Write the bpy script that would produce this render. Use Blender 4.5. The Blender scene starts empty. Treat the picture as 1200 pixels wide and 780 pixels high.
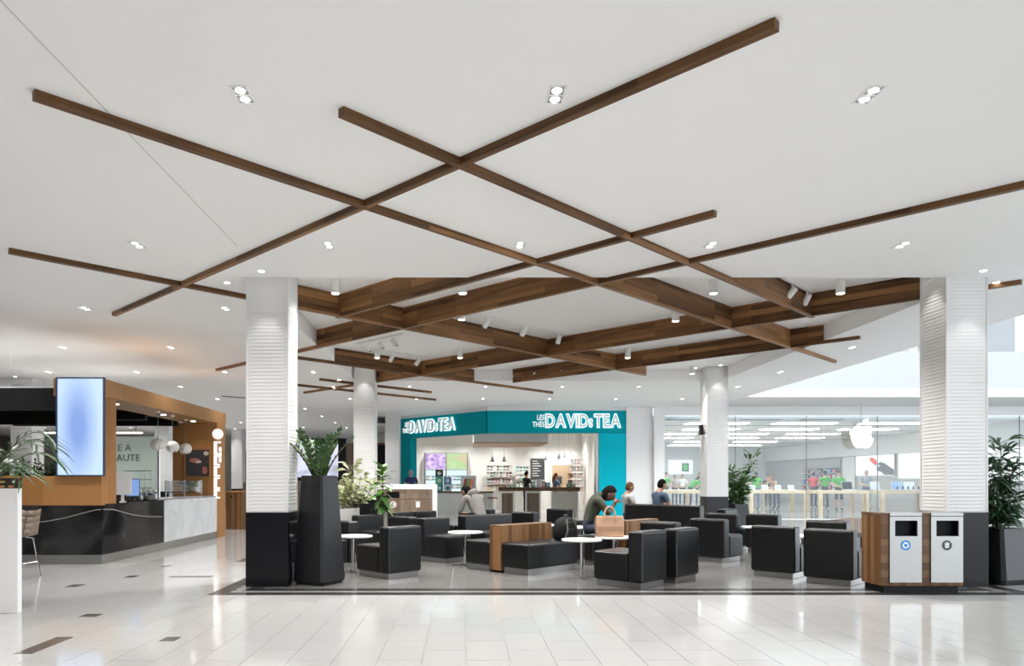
import bpy, bmesh, math, random
from mathutils import Vector, Matrix
random.seed(7)
scene = bpy.context.scene
COL = scene.collection
PI = math.pi
R = math.radians

# ------------------------------------------------------------------ camera
F, CX, CY, CH = 855.0, 543.0, 563.0, 1.3          # focal length and principal point in pixels, eye height
cam_d = bpy.data.cameras.new('camera')
cam_d.sensor_width = 36.0
cam_d.sensor_fit = 'HORIZONTAL'
cam_d.lens = F / 1200.0 * 36.0
cam_d.shift_x = (600.0 - CX) / 1200.0
cam_d.shift_y = (CY - 390.0) / 1200.0
cam_d.clip_end = 300
cam = bpy.data.objects.new('camera', cam_d)
COL.objects.link(cam)
cam.location = (0, 0, CH)
cam.rotation_euler = (PI / 2, 0, 0)
scene.camera = cam

# ------------------------------------------------------------------ world, exposure
world = bpy.data.worlds.new('world')
scene.world = world
world.use_nodes = True
bg = world.node_tree.nodes['Background']
bg.inputs[0].default_value = (0.87, 0.94, 1.0, 1)
bg.inputs[1].default_value = 2.05
scene.view_settings.view_transform = 'Standard'
scene.view_settings.look = 'None'
scene.view_settings.gamma = 1.0
scene.view_settings.use_curve_mapping = False
scene.view_settings.exposure = 0.92
scene.cycles.use_denoising = True
scene.cycles.max_bounces = 8
scene.cycles.diffuse_bounces = 5
scene.cycles.glossy_bounces = 3
scene.cycles.transparent_max_bounces = 8
scene.cycles.caustics_reflective = False
scene.cycles.caustics_refractive = False
scene.cycles.sample_clamp_indirect = 4.0

SPOT_W = 124.0          # each twin ceiling downlight
def spot_light(parent, loc, watts, angle=130, blend=0.9, size=0.06, col=(1.0, 0.975, 0.945)):
    l = bpy.data.lights.new('lamp_light', 'SPOT')
    l.energy = watts; l.spot_size = R(angle); l.spot_blend = blend
    l.shadow_soft_size = size; l.color = col
    o = bpy.data.objects.new('lamp_light', l); COL.objects.link(o)
    o.location = loc; o.parent = parent
    return o

# ------------------------------------------------------------------ materials
MATS = {}
def new_mat(name):
    m = bpy.data.materials.new(name); m.use_nodes = True
    nt = m.node_tree
    return m, nt, nt.nodes['Principled BSDF']

def rgba(c, k=1.0):
    return (min(1, c[0] * k), min(1, c[1] * k), min(1, c[2] * k), 1)

def mat(name, col, rough=0.5, metal=0.0, var=0.05, scale=6.0, bump=0.0, spec=0.5, coat=0.0, sheen=0.0, stretch=(1, 1, 1), coords='Object'):
    if name in MATS: return MATS[name]
    m, nt, p = new_mat(name)
    tc = nt.nodes.new('ShaderNodeTexCoord'); mp = nt.nodes.new('ShaderNodeMapping')
    mp.inputs['Scale'].default_value = stretch
    nz = nt.nodes.new('ShaderNodeTexNoise'); nz.inputs['Scale'].default_value = scale; nz.inputs['Detail'].default_value = 3
    mx = nt.nodes.new('ShaderNodeMix'); mx.data_type = 'RGBA'
    mx.inputs[6].default_value = rgba(col, 1 - var); mx.inputs[7].default_value = rgba(col, 1 + var)
    nt.links.new(tc.outputs[coords], mp.inputs[0]); nt.links.new(mp.outputs[0], nz.inputs[0])
    nt.links.new(nz.outputs[0], mx.inputs[0]); nt.links.new(mx.outputs[2], p.inputs['Base Color'])
    p.inputs['Roughness'].default_value = rough; p.inputs['Metallic'].default_value = metal
    p.inputs['Specular IOR Level'].default_value = spec
    p.inputs['Coat Weight'].default_value = coat
    p.inputs['Sheen Weight'].default_value = sheen
    if bump:
        b = nt.nodes.new('ShaderNodeBump'); b.inputs['Strength'].default_value = bump; b.inputs['Distance'].default_value = 0.01
        nt.links.new(nz.outputs[0], b.inputs['Height']); nt.links.new(b.outputs[0], p.inputs['Normal'])
    MATS[name] = m
    return m

def emit(name, col, strength, sampled=True):
    if name in MATS: return MATS[name]
    m, nt, p = new_mat(name)
    p.inputs['Base Color'].default_value = (col[0] * 0.12, col[1] * 0.12, col[2] * 0.12, 1)
    p.inputs['Emission Color'].default_value = (*col, 1)
    p.inputs['Emission Strength'].default_value = strength
    if not sampled: m.cycles.emission_sampling = 'NONE'
    MATS[name] = m
    return m

def wood(name, dark, light, plank=(1.1, 0.11), rough=0.42, axis='X', grain=26.0, contrast=1.0, coat=0.0):
    """planked veneer: staggered strips along one local axis, each with its own tone, under stretched grain"""
    if name in MATS: return MATS[name]
    m, nt, p = new_mat(name)
    N = nt.nodes; L = nt.links
    tc = N.new('ShaderNodeTexCoord'); sx = N.new('ShaderNodeSeparateXYZ'); L.new(tc.outputs['Object'], sx.inputs[0])
    cb = N.new('ShaderNodeCombineXYZ'); ad = N.new('ShaderNodeMath'); ad.operation = 'ADD'
    along = {'X': 0, 'Y': 1, 'Z': 2}[axis]
    oth = [i for i in range(3) if i != along]
    L.new(sx.outputs[oth[0]], ad.inputs[0]); L.new(sx.outputs[oth[1]], ad.inputs[1])
    L.new(sx.outputs[along], cb.inputs[0]); L.new(ad.outputs[0], cb.inputs[1])
    br = N.new('ShaderNodeTexBrick'); br.inputs['Scale'].default_value = 1.0
    br.inputs['Brick Width'].default_value = plank[0]; br.inputs['Row Height'].default_value = plank[1]
    br.inputs['Mortar Size'].default_value = 0.0008; br.inputs['Bias'].default_value = 0.0
    br.inputs['Color1'].default_value = (0, 0, 0, 1); br.inputs['Color2'].default_value = (1, 1, 1, 1); br.inputs['Mortar'].default_value = (0.1, 0.1, 0.1, 1)
    L.new(cb.outputs[0], br.inputs[0])
    mp = N.new('ShaderNodeMapping'); mp.inputs['Scale'].default_value = (1.2, grain, grain); L.new(cb.outputs[0], mp.inputs[0])
    nz = N.new('ShaderNodeTexNoise'); nz.inputs['Scale'].default_value = 1.0; nz.inputs['Detail'].default_value = 5; nz.inputs['Distortion'].default_value = 0.6
    L.new(mp.outputs[0], nz.inputs[0])
    mx = N.new('ShaderNodeMix'); mx.data_type = 'FLOAT'; mx.inputs[0].default_value = 0.5
    L.new(br.outputs[0], mx.inputs[2]); L.new(nz.outputs[0], mx.inputs[3])
    cr = N.new('ShaderNodeValToRGB'); cr.color_ramp.elements[0].position = 0.5 - 0.38 / contrast; cr.color_ramp.elements[1].position = 0.5 + 0.38 / contrast
    cr.color_ramp.elements[0].color = rgba(dark); cr.color_ramp.elements[1].color = rgba(light)
    L.new(mx.outputs[0], cr.inputs[0]); L.new(cr.outputs[0], p.inputs['Base Color'])
    p.inputs['Roughness'].default_value = rough; p.inputs['Coat Weight'].default_value = coat; p.inputs['Specular IOR Level'].default_value = 0.18
    MATS[name] = m
    return m

def marble(name, base, vein, scale=1.4, rough=0.1, sharp=0.06):
    if name in MATS: return MATS[name]
    m, nt, p = new_mat(name); N = nt.nodes; L = nt.links
    tc = N.new('ShaderNodeTexCoord')
    nz = N.new('ShaderNodeTexNoise'); nz.inputs['Scale'].default_value = scale; nz.inputs['Detail'].default_value = 8; nz.inputs['Distortion'].default_value = 1.2
    L.new(tc.outputs['Object'], nz.inputs[0])
    cr = N.new('ShaderNodeValToRGB'); e = cr.color_ramp.elements
    e[0].position = 0.42; e[0].color = rgba(base); e[1].position = 0.6; e[1].color = rgba(base)
    k = e.new(0.5); k.color = rgba(vein)
    L.new(nz.outputs[0], cr.inputs[0]); L.new(cr.outputs[0], p.inputs['Base Color'])
    p.inputs['Roughness'].default_value = rough; p.inputs['Specular IOR Level'].default_value = 0.16
    MATS[name] = m
    return m

def floor_tile_mat(name, col, joint, size, rough, joints=True, var=0.05):
    if name in MATS: return MATS[name]
    m, nt, p = new_mat(name); N = nt.nodes; L = nt.links
    g = N.new('ShaderNodeNewGeometry'); mp = N.new('ShaderNodeMapping')
    mp.inputs['Rotation'].default_value = (0, 0, PI / 2)
    L.new(g.outputs['Position'], mp.inputs[0])
    nz = N.new('ShaderNodeTexNoise'); nz.inputs['Scale'].default_value = 0.9; nz.inputs['Detail'].default_value = 6; nz.inputs['Distortion'].default_value = 0.8
    L.new(g.outputs['Position'], nz.inputs[0])
    mx = N.new('ShaderNodeMix'); mx.data_type = 'RGBA'
    mx.inputs[6].default_value = rgba(col, 1 - var); mx.inputs[7].default_value = rgba(col, 1 + var)
    if joints:
        br = N.new('ShaderNodeTexBrick'); br.inputs['Scale'].default_value = 1
        br.inputs['Brick Width'].default_value = size[1]; br.inputs['Row Height'].default_value = size[0]
        br.inputs['Mortar Size'].default_value = 0.0022
        br.inputs['Color1'].default_value = (0.94, 0.94, 0.94, 1); br.inputs['Color2'].default_value = (1, 1, 1, 1); br.inputs['Mortar'].default_value = rgba(joint)
        L.new(mp.outputs[0], br.inputs[0])
        mu = N.new('ShaderNodeMix'); mu.data_type = 'RGBA'; mu.blend_type = 'MULTIPLY'; mu.inputs[0].default_value = 1
        L.new(nz.outputs[0], mx.inputs[0]); L.new(mx.outputs[2], mu.inputs[6]); L.new(br.outputs[0], mu.inputs[7])
        L.new(mu.outputs[2], p.inputs['Base Color'])
    else:
        oi = N.new('ShaderNodeObjectInfo'); av = N.new('ShaderNodeMath'); av.operation = 'MULTIPLY_ADD'
        av.inputs[1].default_value = 0.5
        hm = N.new('ShaderNodeMath'); hm.operation = 'MULTIPLY'; hm.inputs[1].default_value = 0.5
        L.new(nz.outputs[0], hm.inputs[0]); L.new(oi.outputs['Random'], av.inputs[0]); L.new(hm.outputs[0], av.inputs[2])
        L.new(av.outputs[0], mx.inputs[0]); L.new(mx.outputs[2], p.inputs['Base Color'])
    p.inputs['Roughness'].default_value = rough
    p.inputs['Specular IOR Level'].default_value = 0.42
    MATS[name] = m
    return m

def glass_mat(name, tint=(0.95, 0.985, 0.99), refl=0.02):
    if name in MATS: return MATS[name]
    m = bpy.data.materials.new(name); m.use_nodes = True; nt = m.node_tree; N = nt.nodes; L = nt.links
    N.remove(N['Principled BSDF'])
    t = N.new('ShaderNodeBsdfTransparent'); t.inputs[0].default_value = (*tint, 1)
    g = N.new('ShaderNodeBsdfGlossy'); g.inputs['Roughness'].default_value = 0.02; g.inputs[0].default_value = (0.9, 0.95, 1, 1)
    lw = N.new('ShaderNodeLayerWeight'); lw.inputs[0].default_value = 0.25
    ma = N.new('ShaderNodeMath'); ma.operation = 'MULTIPLY_ADD'; ma.inputs[1].default_value = 0.5; ma.inputs[2].default_value = refl
    L.new(lw.outputs['Fresnel'], ma.inputs[0])
    mx = N.new('ShaderNodeMixShader'); L.new(ma.outputs[0], mx.inputs[0]); L.new(t.outputs[0], mx.inputs[1]); L.new(g.outputs[0], mx.inputs[2])
    L.new(mx.outputs[0], N['Material Output'].inputs[0])
    MATS[name] = m
    return m

WHITE_PAINT = mat('white_paint', (0.92, 0.917, 0.91), 0.7, var=0.012, scale=0.6, spec=0.2)
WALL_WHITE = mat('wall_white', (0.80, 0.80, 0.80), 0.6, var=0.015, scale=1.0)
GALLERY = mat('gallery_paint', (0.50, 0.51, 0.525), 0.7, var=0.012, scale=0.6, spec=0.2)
COFFER_WHITE = mat('coffer_paint', (0.95, 0.948, 0.94), 0.75, var=0.012, scale=0.8)
CLAD = mat('rippled_tile', (0.69, 0.687, 0.68), 0.35, var=0.02, scale=3.0)
BLACKGLOSS = mat('black_gloss_panel', (0.010, 0.010, 0.012), 0.10, var=0.2, scale=3.0, spec=0.2)
LEATHER = mat('black_leather', (0.006, 0.006, 0.0068), 0.36, var=0.12, scale=55.0, bump=0.05, spec=0.40)
STEEL = mat('brushed_steel', (0.42, 0.41, 0.40), 0.28, 1.0, var=0.06, scale=30.0, stretch=(1, 1, 14))
SATIN = mat('satin_steel', (0.33, 0.326, 0.318), 0.38, 0.9, var=0.05, scale=14.0, stretch=(6, 6, 1))
CHROME = mat('chrome', (0.8, 0.8, 0.8), 0.1, 1.0, var=0.02)
TABLETOP = mat('white_laminate', (0.80, 0.78, 0.74), 0.25, var=0.02)
PLANTER = mat('charcoal_planter', (0.011, 0.011, 0.013), 0.42, var=0.12, scale=10, spec=0.4)
BLACK = mat('matt_black', (0.010, 0.010, 0.011), 0.55, var=0.2, spec=0.2)
DARKGREY = mat('dark_grey', (0.05, 0.05, 0.055), 0.5, var=0.1)
MIDGREY = mat('mid_grey', (0.3, 0.3, 0.3), 0.5, var=0.06)
CREAM = mat('cream_wall', (0.72, 0.69, 0.62), 0.65, var=0.02, scale=1.2)
WALNUT = wood('walnut_beam', (0.054, 0.0255, 0.0108), (0.38, 0.19, 0.08), (1.7, 0.085), 0.42, 'X', 22, 1.25)
WALNUT_V = wood('walnut_upright', (0.07, 0.031, 0.012), (0.27, 0.14, 0.062), (2.2, 0.075), 0.4, 'Z', 30, 1.0)
WALNUT_H = wood('walnut_across', (0.06, 0.032, 0.018), (0.24, 0.14, 0.08), (1.4, 0.09), 0.4, 'X', 30)
OAK = wood('oak_veneer', (0.27, 0.125, 0.04), (0.40, 0.195, 0.075), (3.0, 1.2), 0.4, 'Z', 9, 0.8)
OAK_Y = wood('oak_veneer_long', (0.30, 0.15, 0.055), (0.43, 0.23, 0.10), (3.0, 1.2), 0.4, 'Y', 9, 0.8)
MAPLE = wood('maple', (0.62, 0.47, 0.29), (0.78, 0.63, 0.43), (3.0, 0.3), 0.35, 'X', 12, 0.8)
GREYWOOD = wood('grey_brown_veneer', (0.12, 0.085, 0.06), (0.27, 0.20, 0.15), (2.0, 0.14), 0.45, 'Z', 30)
FLOOR_W = floor_tile_mat('white_floor', (0.425, 0.424, 0.418), (0.72, 0.72, 0.72), (0.32, 0.64), 0.09, True)
TILE_W = floor_tile_mat('white_floor_tile', (0.425, 0.424, 0.418), (0, 0, 0), (1, 1), 0.09, False)
TILE_G = floor_tile_mat('grey_floor_tile', (0.15, 0.148, 0.142), (0, 0, 0), (1, 1), 0.16, False, 0.14)
TILE_D = mat('dark_border_tile', (0.035, 0.034, 0.033), 0.2, var=0.2, scale=5, spec=0.2)
TILE_M = mat('mid_border_tile', (0.26, 0.25, 0.24), 0.16, var=0.1, scale=5)
INLAY = mat('grey_inlay_tile', (0.10, 0.095, 0.09), 0.12, var=0.25, scale=6)
GROUT = mat('grout', (0.42, 0.41, 0.40), 0.8, var=0.05)
LAMP = emit('lamp_disc', (1.0, 0.96, 0.9), 8.0, False)
LAMP_TRIM = mat('lamp_trim', (0.85, 0.85, 0.84), 0.4, var=0.02)
TEAL = mat('teal_lacquer', (0.0, 0.31, 0.37), 0.45, var=0.03, scale=1.0, spec=0.08)
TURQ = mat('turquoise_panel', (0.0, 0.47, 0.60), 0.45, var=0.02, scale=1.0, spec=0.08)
GLASS = glass_mat('shop_glass')
CLEAR = glass_mat('clear_glass', (0.96, 0.98, 0.98), 0.04)
FROST = mat('frosted_green_glass', (0.42, 0.5, 0.47), 0.25, var=0.03, scale=0.8)
LEAF = mat('leaf_green', (0.035, 0.10, 0.02), 0.35, var=0.35, scale=9, spec=0.5)
LEAF_D = mat('leaf_dark', (0.02, 0.055, 0.018), 0.35, var=0.35, scale=9)
LEAF_L = mat('leaf_light', (0.10, 0.26, 0.03), 0.4, var=0.3, scale=9)
LEAF_V = mat('leaf_variegated', (0.50, 0.53, 0.31), 0.45, var=0.3, scale=22)
STEM = mat('plant_stem', (0.09, 0.10, 0.035), 0.6, var=0.2)
BARK = mat('pale_bark', (0.25, 0.19, 0.12), 0.8, var=0.2)
SOIL = mat('soil', (0.03, 0.02, 0.014), 0.9, var=0.3, scale=30)

# ------------------------------------------------------------------ mesh building
class MB:
    def __init__(s):
        s.v = []; s.f = []; s.mi = []; s.cur = 0
    def add(s, vs, fs):
        b = len(s.v); s.v += [tuple(p) for p in vs]
        for f in fs:
            s.f.append([b + i for i in f]); s.mi.append(s.cur)
        return s
    def box(s, x0, x1, y0, y1, z0, z1):
        return s.add([(x0, y0, z0), (x1, y0, z0), (x1, y1, z0), (x0, y1, z0), (x0, y0, z1), (x1, y0, z1), (x1, y1, z1), (x0, y1, z1)],
                     [(0, 3, 2, 1), (4, 5, 6, 7), (0, 1, 5, 4), (1, 2, 6, 5), (2, 3, 7, 6), (3, 0, 4, 7)])
    def prism(s, pts, z0, z1):
        n = len(pts)
        vs = [(x, y, z0) for x, y in pts] + [(x, y, z1) for x, y in pts]
        fs = [tuple(range(n - 1, -1, -1)), tuple(range(n, 2 * n))] + [(i, (i + 1) % n, n + (i + 1) % n, n + i) for i in range(n)]
        return s.add(vs, fs)
    def loft(s, rings, close=True, cap=True):
        n = len(rings[0]); vs = [p for r in rings for p in r]; fs = []
        for k in range(len(rings) - 1):
            for i in range(n if close else n - 1):
                j = (i + 1) % n
                fs.append((k * n + i, k * n + j, (k + 1) * n + j, (k + 1) * n + i))
        if cap:
            fs.append(tuple(range(n - 1, -1, -1))); fs.append(tuple(range((len(rings) - 1) * n, len(rings) * n)))
        return s.add(vs, fs)
    def lathe(s, prof, n=20, c=(0, 0, 0)):
        return s.loft([[(c[0] + r * math.cos(2 * PI * i / n), c[1] + r * math.sin(2 * PI * i / n), c[2] + z) for i in range(n)] for r, z in prof])
    def tube(s, pts, rad, n=8, flat=1.0):
        pts = [Vector(p) for p in pts]
        if not isinstance(rad, (list, tuple)): rad = [rad] * len(pts)
        rings = []; up = None
        for k, p in enumerate(pts):
            d = (pts[min(k + 1, len(pts) - 1)] - pts[max(k - 1, 0)]).normalized()
            if up is None:
                up = Vector((0, 0, 1)) if abs(d.z) < 0.9 else Vector((0, 1, 0))
            a = d.cross(up)
            if a.length < 1e-4: a = d.cross(Vector((1, 0, 0)))
            a.normalize(); b = a.cross(d).normalized(); up = b
            rings.append([p + a * (rad[k] * math.cos(2 * PI * i / n)) + b * (rad[k] * flat * math.sin(2 * PI * i / n)) for i in range(n)])
        return s.loft(rings)
    def ball(s, c, r, nu=12, nv=8):
        if not isinstance(r, (list, tuple)): r = (r, r, r)
        prof = []
        rings = []
        for k in range(nv + 1):
            t = -PI / 2 + PI * k / nv
            cr = max(math.cos(t), 0.02)
            rings.append([(c[0] + r[0] * cr * math.cos(2 * PI * i / nu), c[1] + r[1] * cr * math.sin(2 * PI * i / nu), c[2] + r[2] * math.sin(t)) for i in range(nu)])
        return s.loft(rings)
    def quad(s, a, b, c, d):
        return s.add([a, b, c, d], [(0, 1, 2, 3)])
    def xform(s, M):
        s.v = [tuple(M @ Vector(p)) for p in s.v]; return s
    def mesh(s, name, mats, smooth=False):
        me = bpy.data.meshes.new(name); me.from_pydata(s.v, [], s.f)
        if not isinstance(mats, (list, tuple)): mats = [mats]
        for m in mats: me.materials.append(m)
        if len(mats) > 1: me.polygons.foreach_set('material_index', s.mi)
        bm = bmesh.new(); bm.from_mesh(me); bmesh.ops.recalc_face_normals(bm, faces=bm.faces); bm.to_mesh(me); bm.free()
        if smooth: me.polygons.foreach_set('use_smooth', [True] * len(me.polygons))
        me.update()
        return me
    def build(s, name, mats, parent=None, smooth=False, bevel=0.0, seg=2, loc=None, rotz=0.0):
        o = bpy.data.objects.new(name, s.mesh(name, mats, smooth)); COL.objects.link(o)
        if parent: o.parent = parent
        if loc: o.location = loc
        if rotz: o.rotation_euler = (0, 0, rotz)
        if bevel:
            b = o.modifiers.new('bevel', 'BEVEL'); b.width = bevel; b.segments = seg; b.limit_method = 'ANGLE'; b.angle_limit = R(40)
            if smooth:
                o.data.polygons.foreach_set('use_smooth', [True] * len(o.data.polygons))
                b.harden_normals = True
        return o

def tag(o, label=None, cat=None, group=None, kind=None):
    if label: o['label'] = label
    if cat: o['category'] = cat
    if group: o['group'] = group
    if kind: o['kind'] = kind
    return o

def thing(name, label, cat, loc=(0, 0, 0), rotz=0.0, group=None, kind=None):
    o = bpy.data.objects.new(name, None); COL.objects.link(o)
    o.location = loc; o.rotation_euler = (0, 0, rotz); o.empty_display_size = 0.1
    return tag(o, label, cat, group, kind)

def link_copy(src, parent=None, loc=None, rot=None):
    c = src.copy(); COL.objects.link(c); c.parent = parent
    if loc is not None: c.location = loc
    if rot is not None: c.rotation_euler = rot
    return c

def copy_thing(root, loc, rotz, label, group=None):
    r = root.copy(); COL.objects.link(r); r.location = loc; r.rotation_euler = (0, 0, rotz); r['label'] = label
    if group: r['group'] = group
    for ch in list(root.children):
        c = ch.copy(); COL.objects.link(c); c.parent = r
        for g in list(ch.children):
            d = g.copy(); COL.objects.link(d); d.parent = c
    return r

def text_mb(body, height, depth=0.01, bold=0.0, xs=1.0):
    """lettering as a mesh in the XZ plane, left edge at x = 0, base at z = 0; returns (MB, width)"""
    cu = bpy.data.curves.new('t', 'FONT'); cu.body = body; cu.size = 1.0; cu.extrude = 0.0; cu.offset = bold; cu.resolution_u = 3
    o = bpy.data.objects.new('t', cu); COL.objects.link(o)
    dg = bpy.context.evaluated_depsgraph_get(); dg.update()
    me = bpy.data.meshes.new_from_object(o.evaluated_get(dg))
    bpy.data.objects.remove(o); bpy.data.curves.remove(cu)
    bm = bmesh.new(); bm.from_mesh(me); bpy.data.meshes.remove(me)
    k = height / 0.7
    if depth:
        r = bmesh.ops.extrude_face_region(bm, geom=list(bm.faces))
        for e in r['geom']:
            if isinstance(e, bmesh.types.BMVert): e.co.z += depth / k
    xs0 = min((v.co.x for v in bm.verts), default=0)
    mb = MB(); bm.verts.index_update()
    vs = [((v.co.x - xs0) * k * xs, -v.co.z * 1.0 * k, v.co.y * k) for v in bm.verts]
    fs = [[v.index for v in f.verts] for f in bm.faces]
    bm.free()
    mb.add(vs, fs)
    return mb, max((v[0] for v in vs), default=0)

def ordinal(i):
    return ['first', 'second', 'third', 'fourth', 'fifth', 'sixth', 'seventh', 'eighth', 'ninth', 'tenth', 'eleventh', 'twelfth'][i]

def px(x, y, z=0.0):
    """where a pixel meets the level z (eye height 1.3)"""
    d = F * (CH - z) / (y - CY)
    return ((x - CX) / F * d, d)
# ------------------------------------------------------------------ the setting: floor
XL, XR, YN, YF = -2.7, 6.43, 8.98, 18.25        # coffer, and the grey lounge floor under it
ZC, ZT = 3.8, 4.08                               # low ceiling, coffer ceiling
floor = MB()
R1 = (-5.42, 6.74, 4.96, 8.3)                    # white tiles laid one by one
R2 = (-2.92, 6.6, 8.3, 18.5)                     # grey lounge paving
floor.box(-34, 34, -8, R1[2], -0.2, 0)
floor.box(-34, R1[0], R1[2], R1[3], -0.2, 0); floor.box(R1[1], 34, R1[2], R1[3], -0.2, 0)
floor.box(-34, R2[0], R2[2], R2[3], -0.2, 0); floor.box(R2[1], 34, R2[2], R2[3], -0.2, 0)
floor.box(-34, 34, R2[3], 60, -0.2, 0)
floor = floor.build('floor', FLOOR_W); tag(floor, 'polished white tiled mall floor with grey lounge paving', kind='structure')
g = MB(); g.box(R1[0], R1[1], R1[2], R1[3], -0.2, -0.006); g.box(R2[0], R2[1], R2[2], R2[3], -0.2, -0.006)
g.build('grout_bed', GROUT, floor)
TW, TL, J = 0.32, 0.64, 0.0042
tm = MB().box(-TW / 2 + J / 2, TW / 2 - J / 2, -TL / 2 + J / 2, TL / 2 - J / 2, -0.006, 0).mesh('tile', TILE_W)
ncol = round((R1[1] - R1[0]) / TW)
for i in range(ncol):
    x = R1[0] + (i + 0.5) * TW
    for j in range(-1, 6):
        y0 = R1[2] + (j + (0.5 if i % 2 else 0.0)) * TL; y1 = y0 + TL
        a, b = max(y0, R1[2]), min(y1, R1[3])
        if b - a < 0.05: continue
        if abs((x) / ((a + b) / 2)) > 1: continue
        sx = x / max(b, 1)
        if not (-0.72 < x / b < 0.86): continue
        if b - a > TL - 0.01:
            t = bpy.data.objects.new('tile', tm)
            COL.objects.link(t); t.location = (x, (a + b) / 2, 0)
        else:
            t = MB().box(x - TW / 2 + J / 2, x + TW / 2 - J / 2, a + J / 2, b - J / 2, -0.006, 0).build('tile', TILE_W)
        t.parent = floor
# lounge border: dark strip, lighter strip, dark strip, then the grey field
def border(d0, d1, m):
    x0, x1, y0, y1 = R2[0] + d0, R2[1] - d0, R2[2] + d0, R2[3] - d0
    w = d1 - d0; j = 0.003
    MB().box(x0, x1, y0, y0 + w - j, -0.006, 0).build('border_strip', m, floor)
    MB().box(x0, x1, y1 - w + j, y1, -0.006, 0).build('border_strip', m, floor)
    MB().box(x0, x0 + w - j, y0 + w, y1 - w, -0.006, 0).build('border_strip', m, floor)
    MB().box(x1 - w + j, x1, y0 + w, y1 - w, -0.006, 0).build('border_strip', m, floor)
border(0.0, 0.20, TILE_D); border(0.20, 0.32, TILE_M); border(0.32, 0.50, TILE_D)
gx0, gx1, gy0, gy1 = R2[0] + 0.50, R2[1] - 0.50, R2[2] + 0.50, R2[3] - 0.50
nx, ny = 15, 16
sx, sy = (gx1 - gx0) / nx, (gy1 - gy0) / ny
gm = MB().box(-sx / 2 + 0.002, sx / 2 - 0.002, -sy / 2 + 0.002, sy / 2 - 0.002, -0.006, 0).mesh('grey_tile', TILE_G)
for i in range(nx):
    for j in range(ny):
        t = bpy.data.objects.new('grey_tile', gm); COL.objects.link(t); t.parent = floor
        t.location = (gx0 + (i + 0.5) * sx, gy0 + (j + 0.5) * sy, 0)
# dark inlays let into the white floor
for x0, y0, x1, y1, xx0, xx1 in [(15, 766, 84, 746, 22, 19), (92, 722.5, 116, 719, 20, 20), (75, 687.5, 94, 684.5, 15, 15), (144, 676.5, 160, 674, 12, 12),
                                 (186, 751, 211, 746, 18, 18), (187, 664, 200, 662, 10, 10), (196, 676.3, 250, 674.6, 50, 50), (275, 658, 289, 654, 10, 9)]:
    a = px(x0, y0); b = px(x1, y1); c = px(x0 + xx0, y0)
    w = max(c[0] - a[0], 0.06)
    MB().box(a[0], a[0] + w, a[1], max(b[1], a[1] + 0.07), -0.01, 0.0012).build('inlay', INLAY, floor)

# ------------------------------------------------------------------ ceiling with the square coffer
EDGE = 8.45
c = MB()
c.box(-34, EDGE, -8, YN, ZC, 4.14)
c.box(-34, XL, YN, YF, ZC, 4.14)
c.box(XR, EDGE, YN, YF, ZC, 4.14)
c.box(-34, EDGE, YF, 25.2, ZC, 4.14)
c.box(-34, 5.6, 25.2, 46, ZC, 4.14)
ceiling = c.build('ceiling', WHITE_PAINT); tag(ceiling, 'white plasterboard ceiling with a sunken square coffer', kind='structure')
MB().box(XL, XR, YN, YF, ZT, 4.14).build('coffer_panel', COFFER_WHITE, ceiling)
MB().box(-2.413, -2.409, 2.5, 7.8, ZC - 0.0015, ZC + 0.01).build('joint_line', MIDGREY, ceiling)

# ------------------------------------------------------------------ pillars with rippled white tile over a black base
def ripple(x0, x1, y0, y1, z0, z1, seed, step=0.022, sub=7):
    rnd = random.Random(seed)
    cx, cy = (x0 + x1) / 2, (y0 + y1) / 2
    nz = int((z1 - z0) / step); mb = MB(); rings = []
    ph = [rnd.uniform(0, 6.28) for _ in range(6)]
    row = [rnd.uniform(-1, 1) for _ in range(nz + 1)]
    for k in range(nz + 1):
        z = z0 + (z1 - z0) * k / nz; ring = []
        for side in range(4):
            for i in range(sub):
                t = i / sub
                if side == 0: p = (x0 + (x1 - x0) * t, y0, 0, -1)
                elif side == 1: p = (x1, y0 + (y1 - y0) * t, 1, 0)
                elif side == 2: p = (x1 - (x1 - x0) * t, y1, 0, 1)
                else: p = (x0, y1 - (y1 - y0) * t, -1, 0)
                edge = 0.0 if i == 0 else 1.0
                w = 0.0026 * (1 if k % 2 else -1) * (0.65 + 0.35 * row[k]) + 0.0018 * math.sin(t * 7 + ph[side] + z * 5.1)
                w *= edge
                ring.append((p[0] + p[2] * w, p[1] + p[3] * w, z))
        rings.append(ring)
    return mb.loft(rings)
def pillar(x, y, top, label, w=0.5, near=True, seed=1):
    p = thing('pillar', label, 'pillar', (x, y, 0), 0, 'rippled white mall pillars', 'structure')
    h = w / 2
    ripple(-h, h, -h, h, 0.91, top, seed, 0.022 if near else 0.05, 6 if near else 3).build('cladding', CLAD, p)
    b = h + 0.012
    for s in range(4):
        m = MB().box(-b + 0.002, b - 0.002, -b, -b + 0.03, 0.0, 0.91).build('base_panel', BLACKGLOSS, p, rotz=s * PI / 2)
    MB().box(-b + 0.03, b - 0.03, -b + 0.03, b - 0.03, 0.0, 0.905).build('core', BLACK, p)
    for sx_ in (-1, 1):
        for sy_ in (-1, 1):
            MB().box(sx_ * h - 0.008, sx_ * h + 0.008, sy_ * h - 0.008, sy_ * h + 0.008, 0.915, top).build('corner_trim', CLAD, p)
    return p
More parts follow.
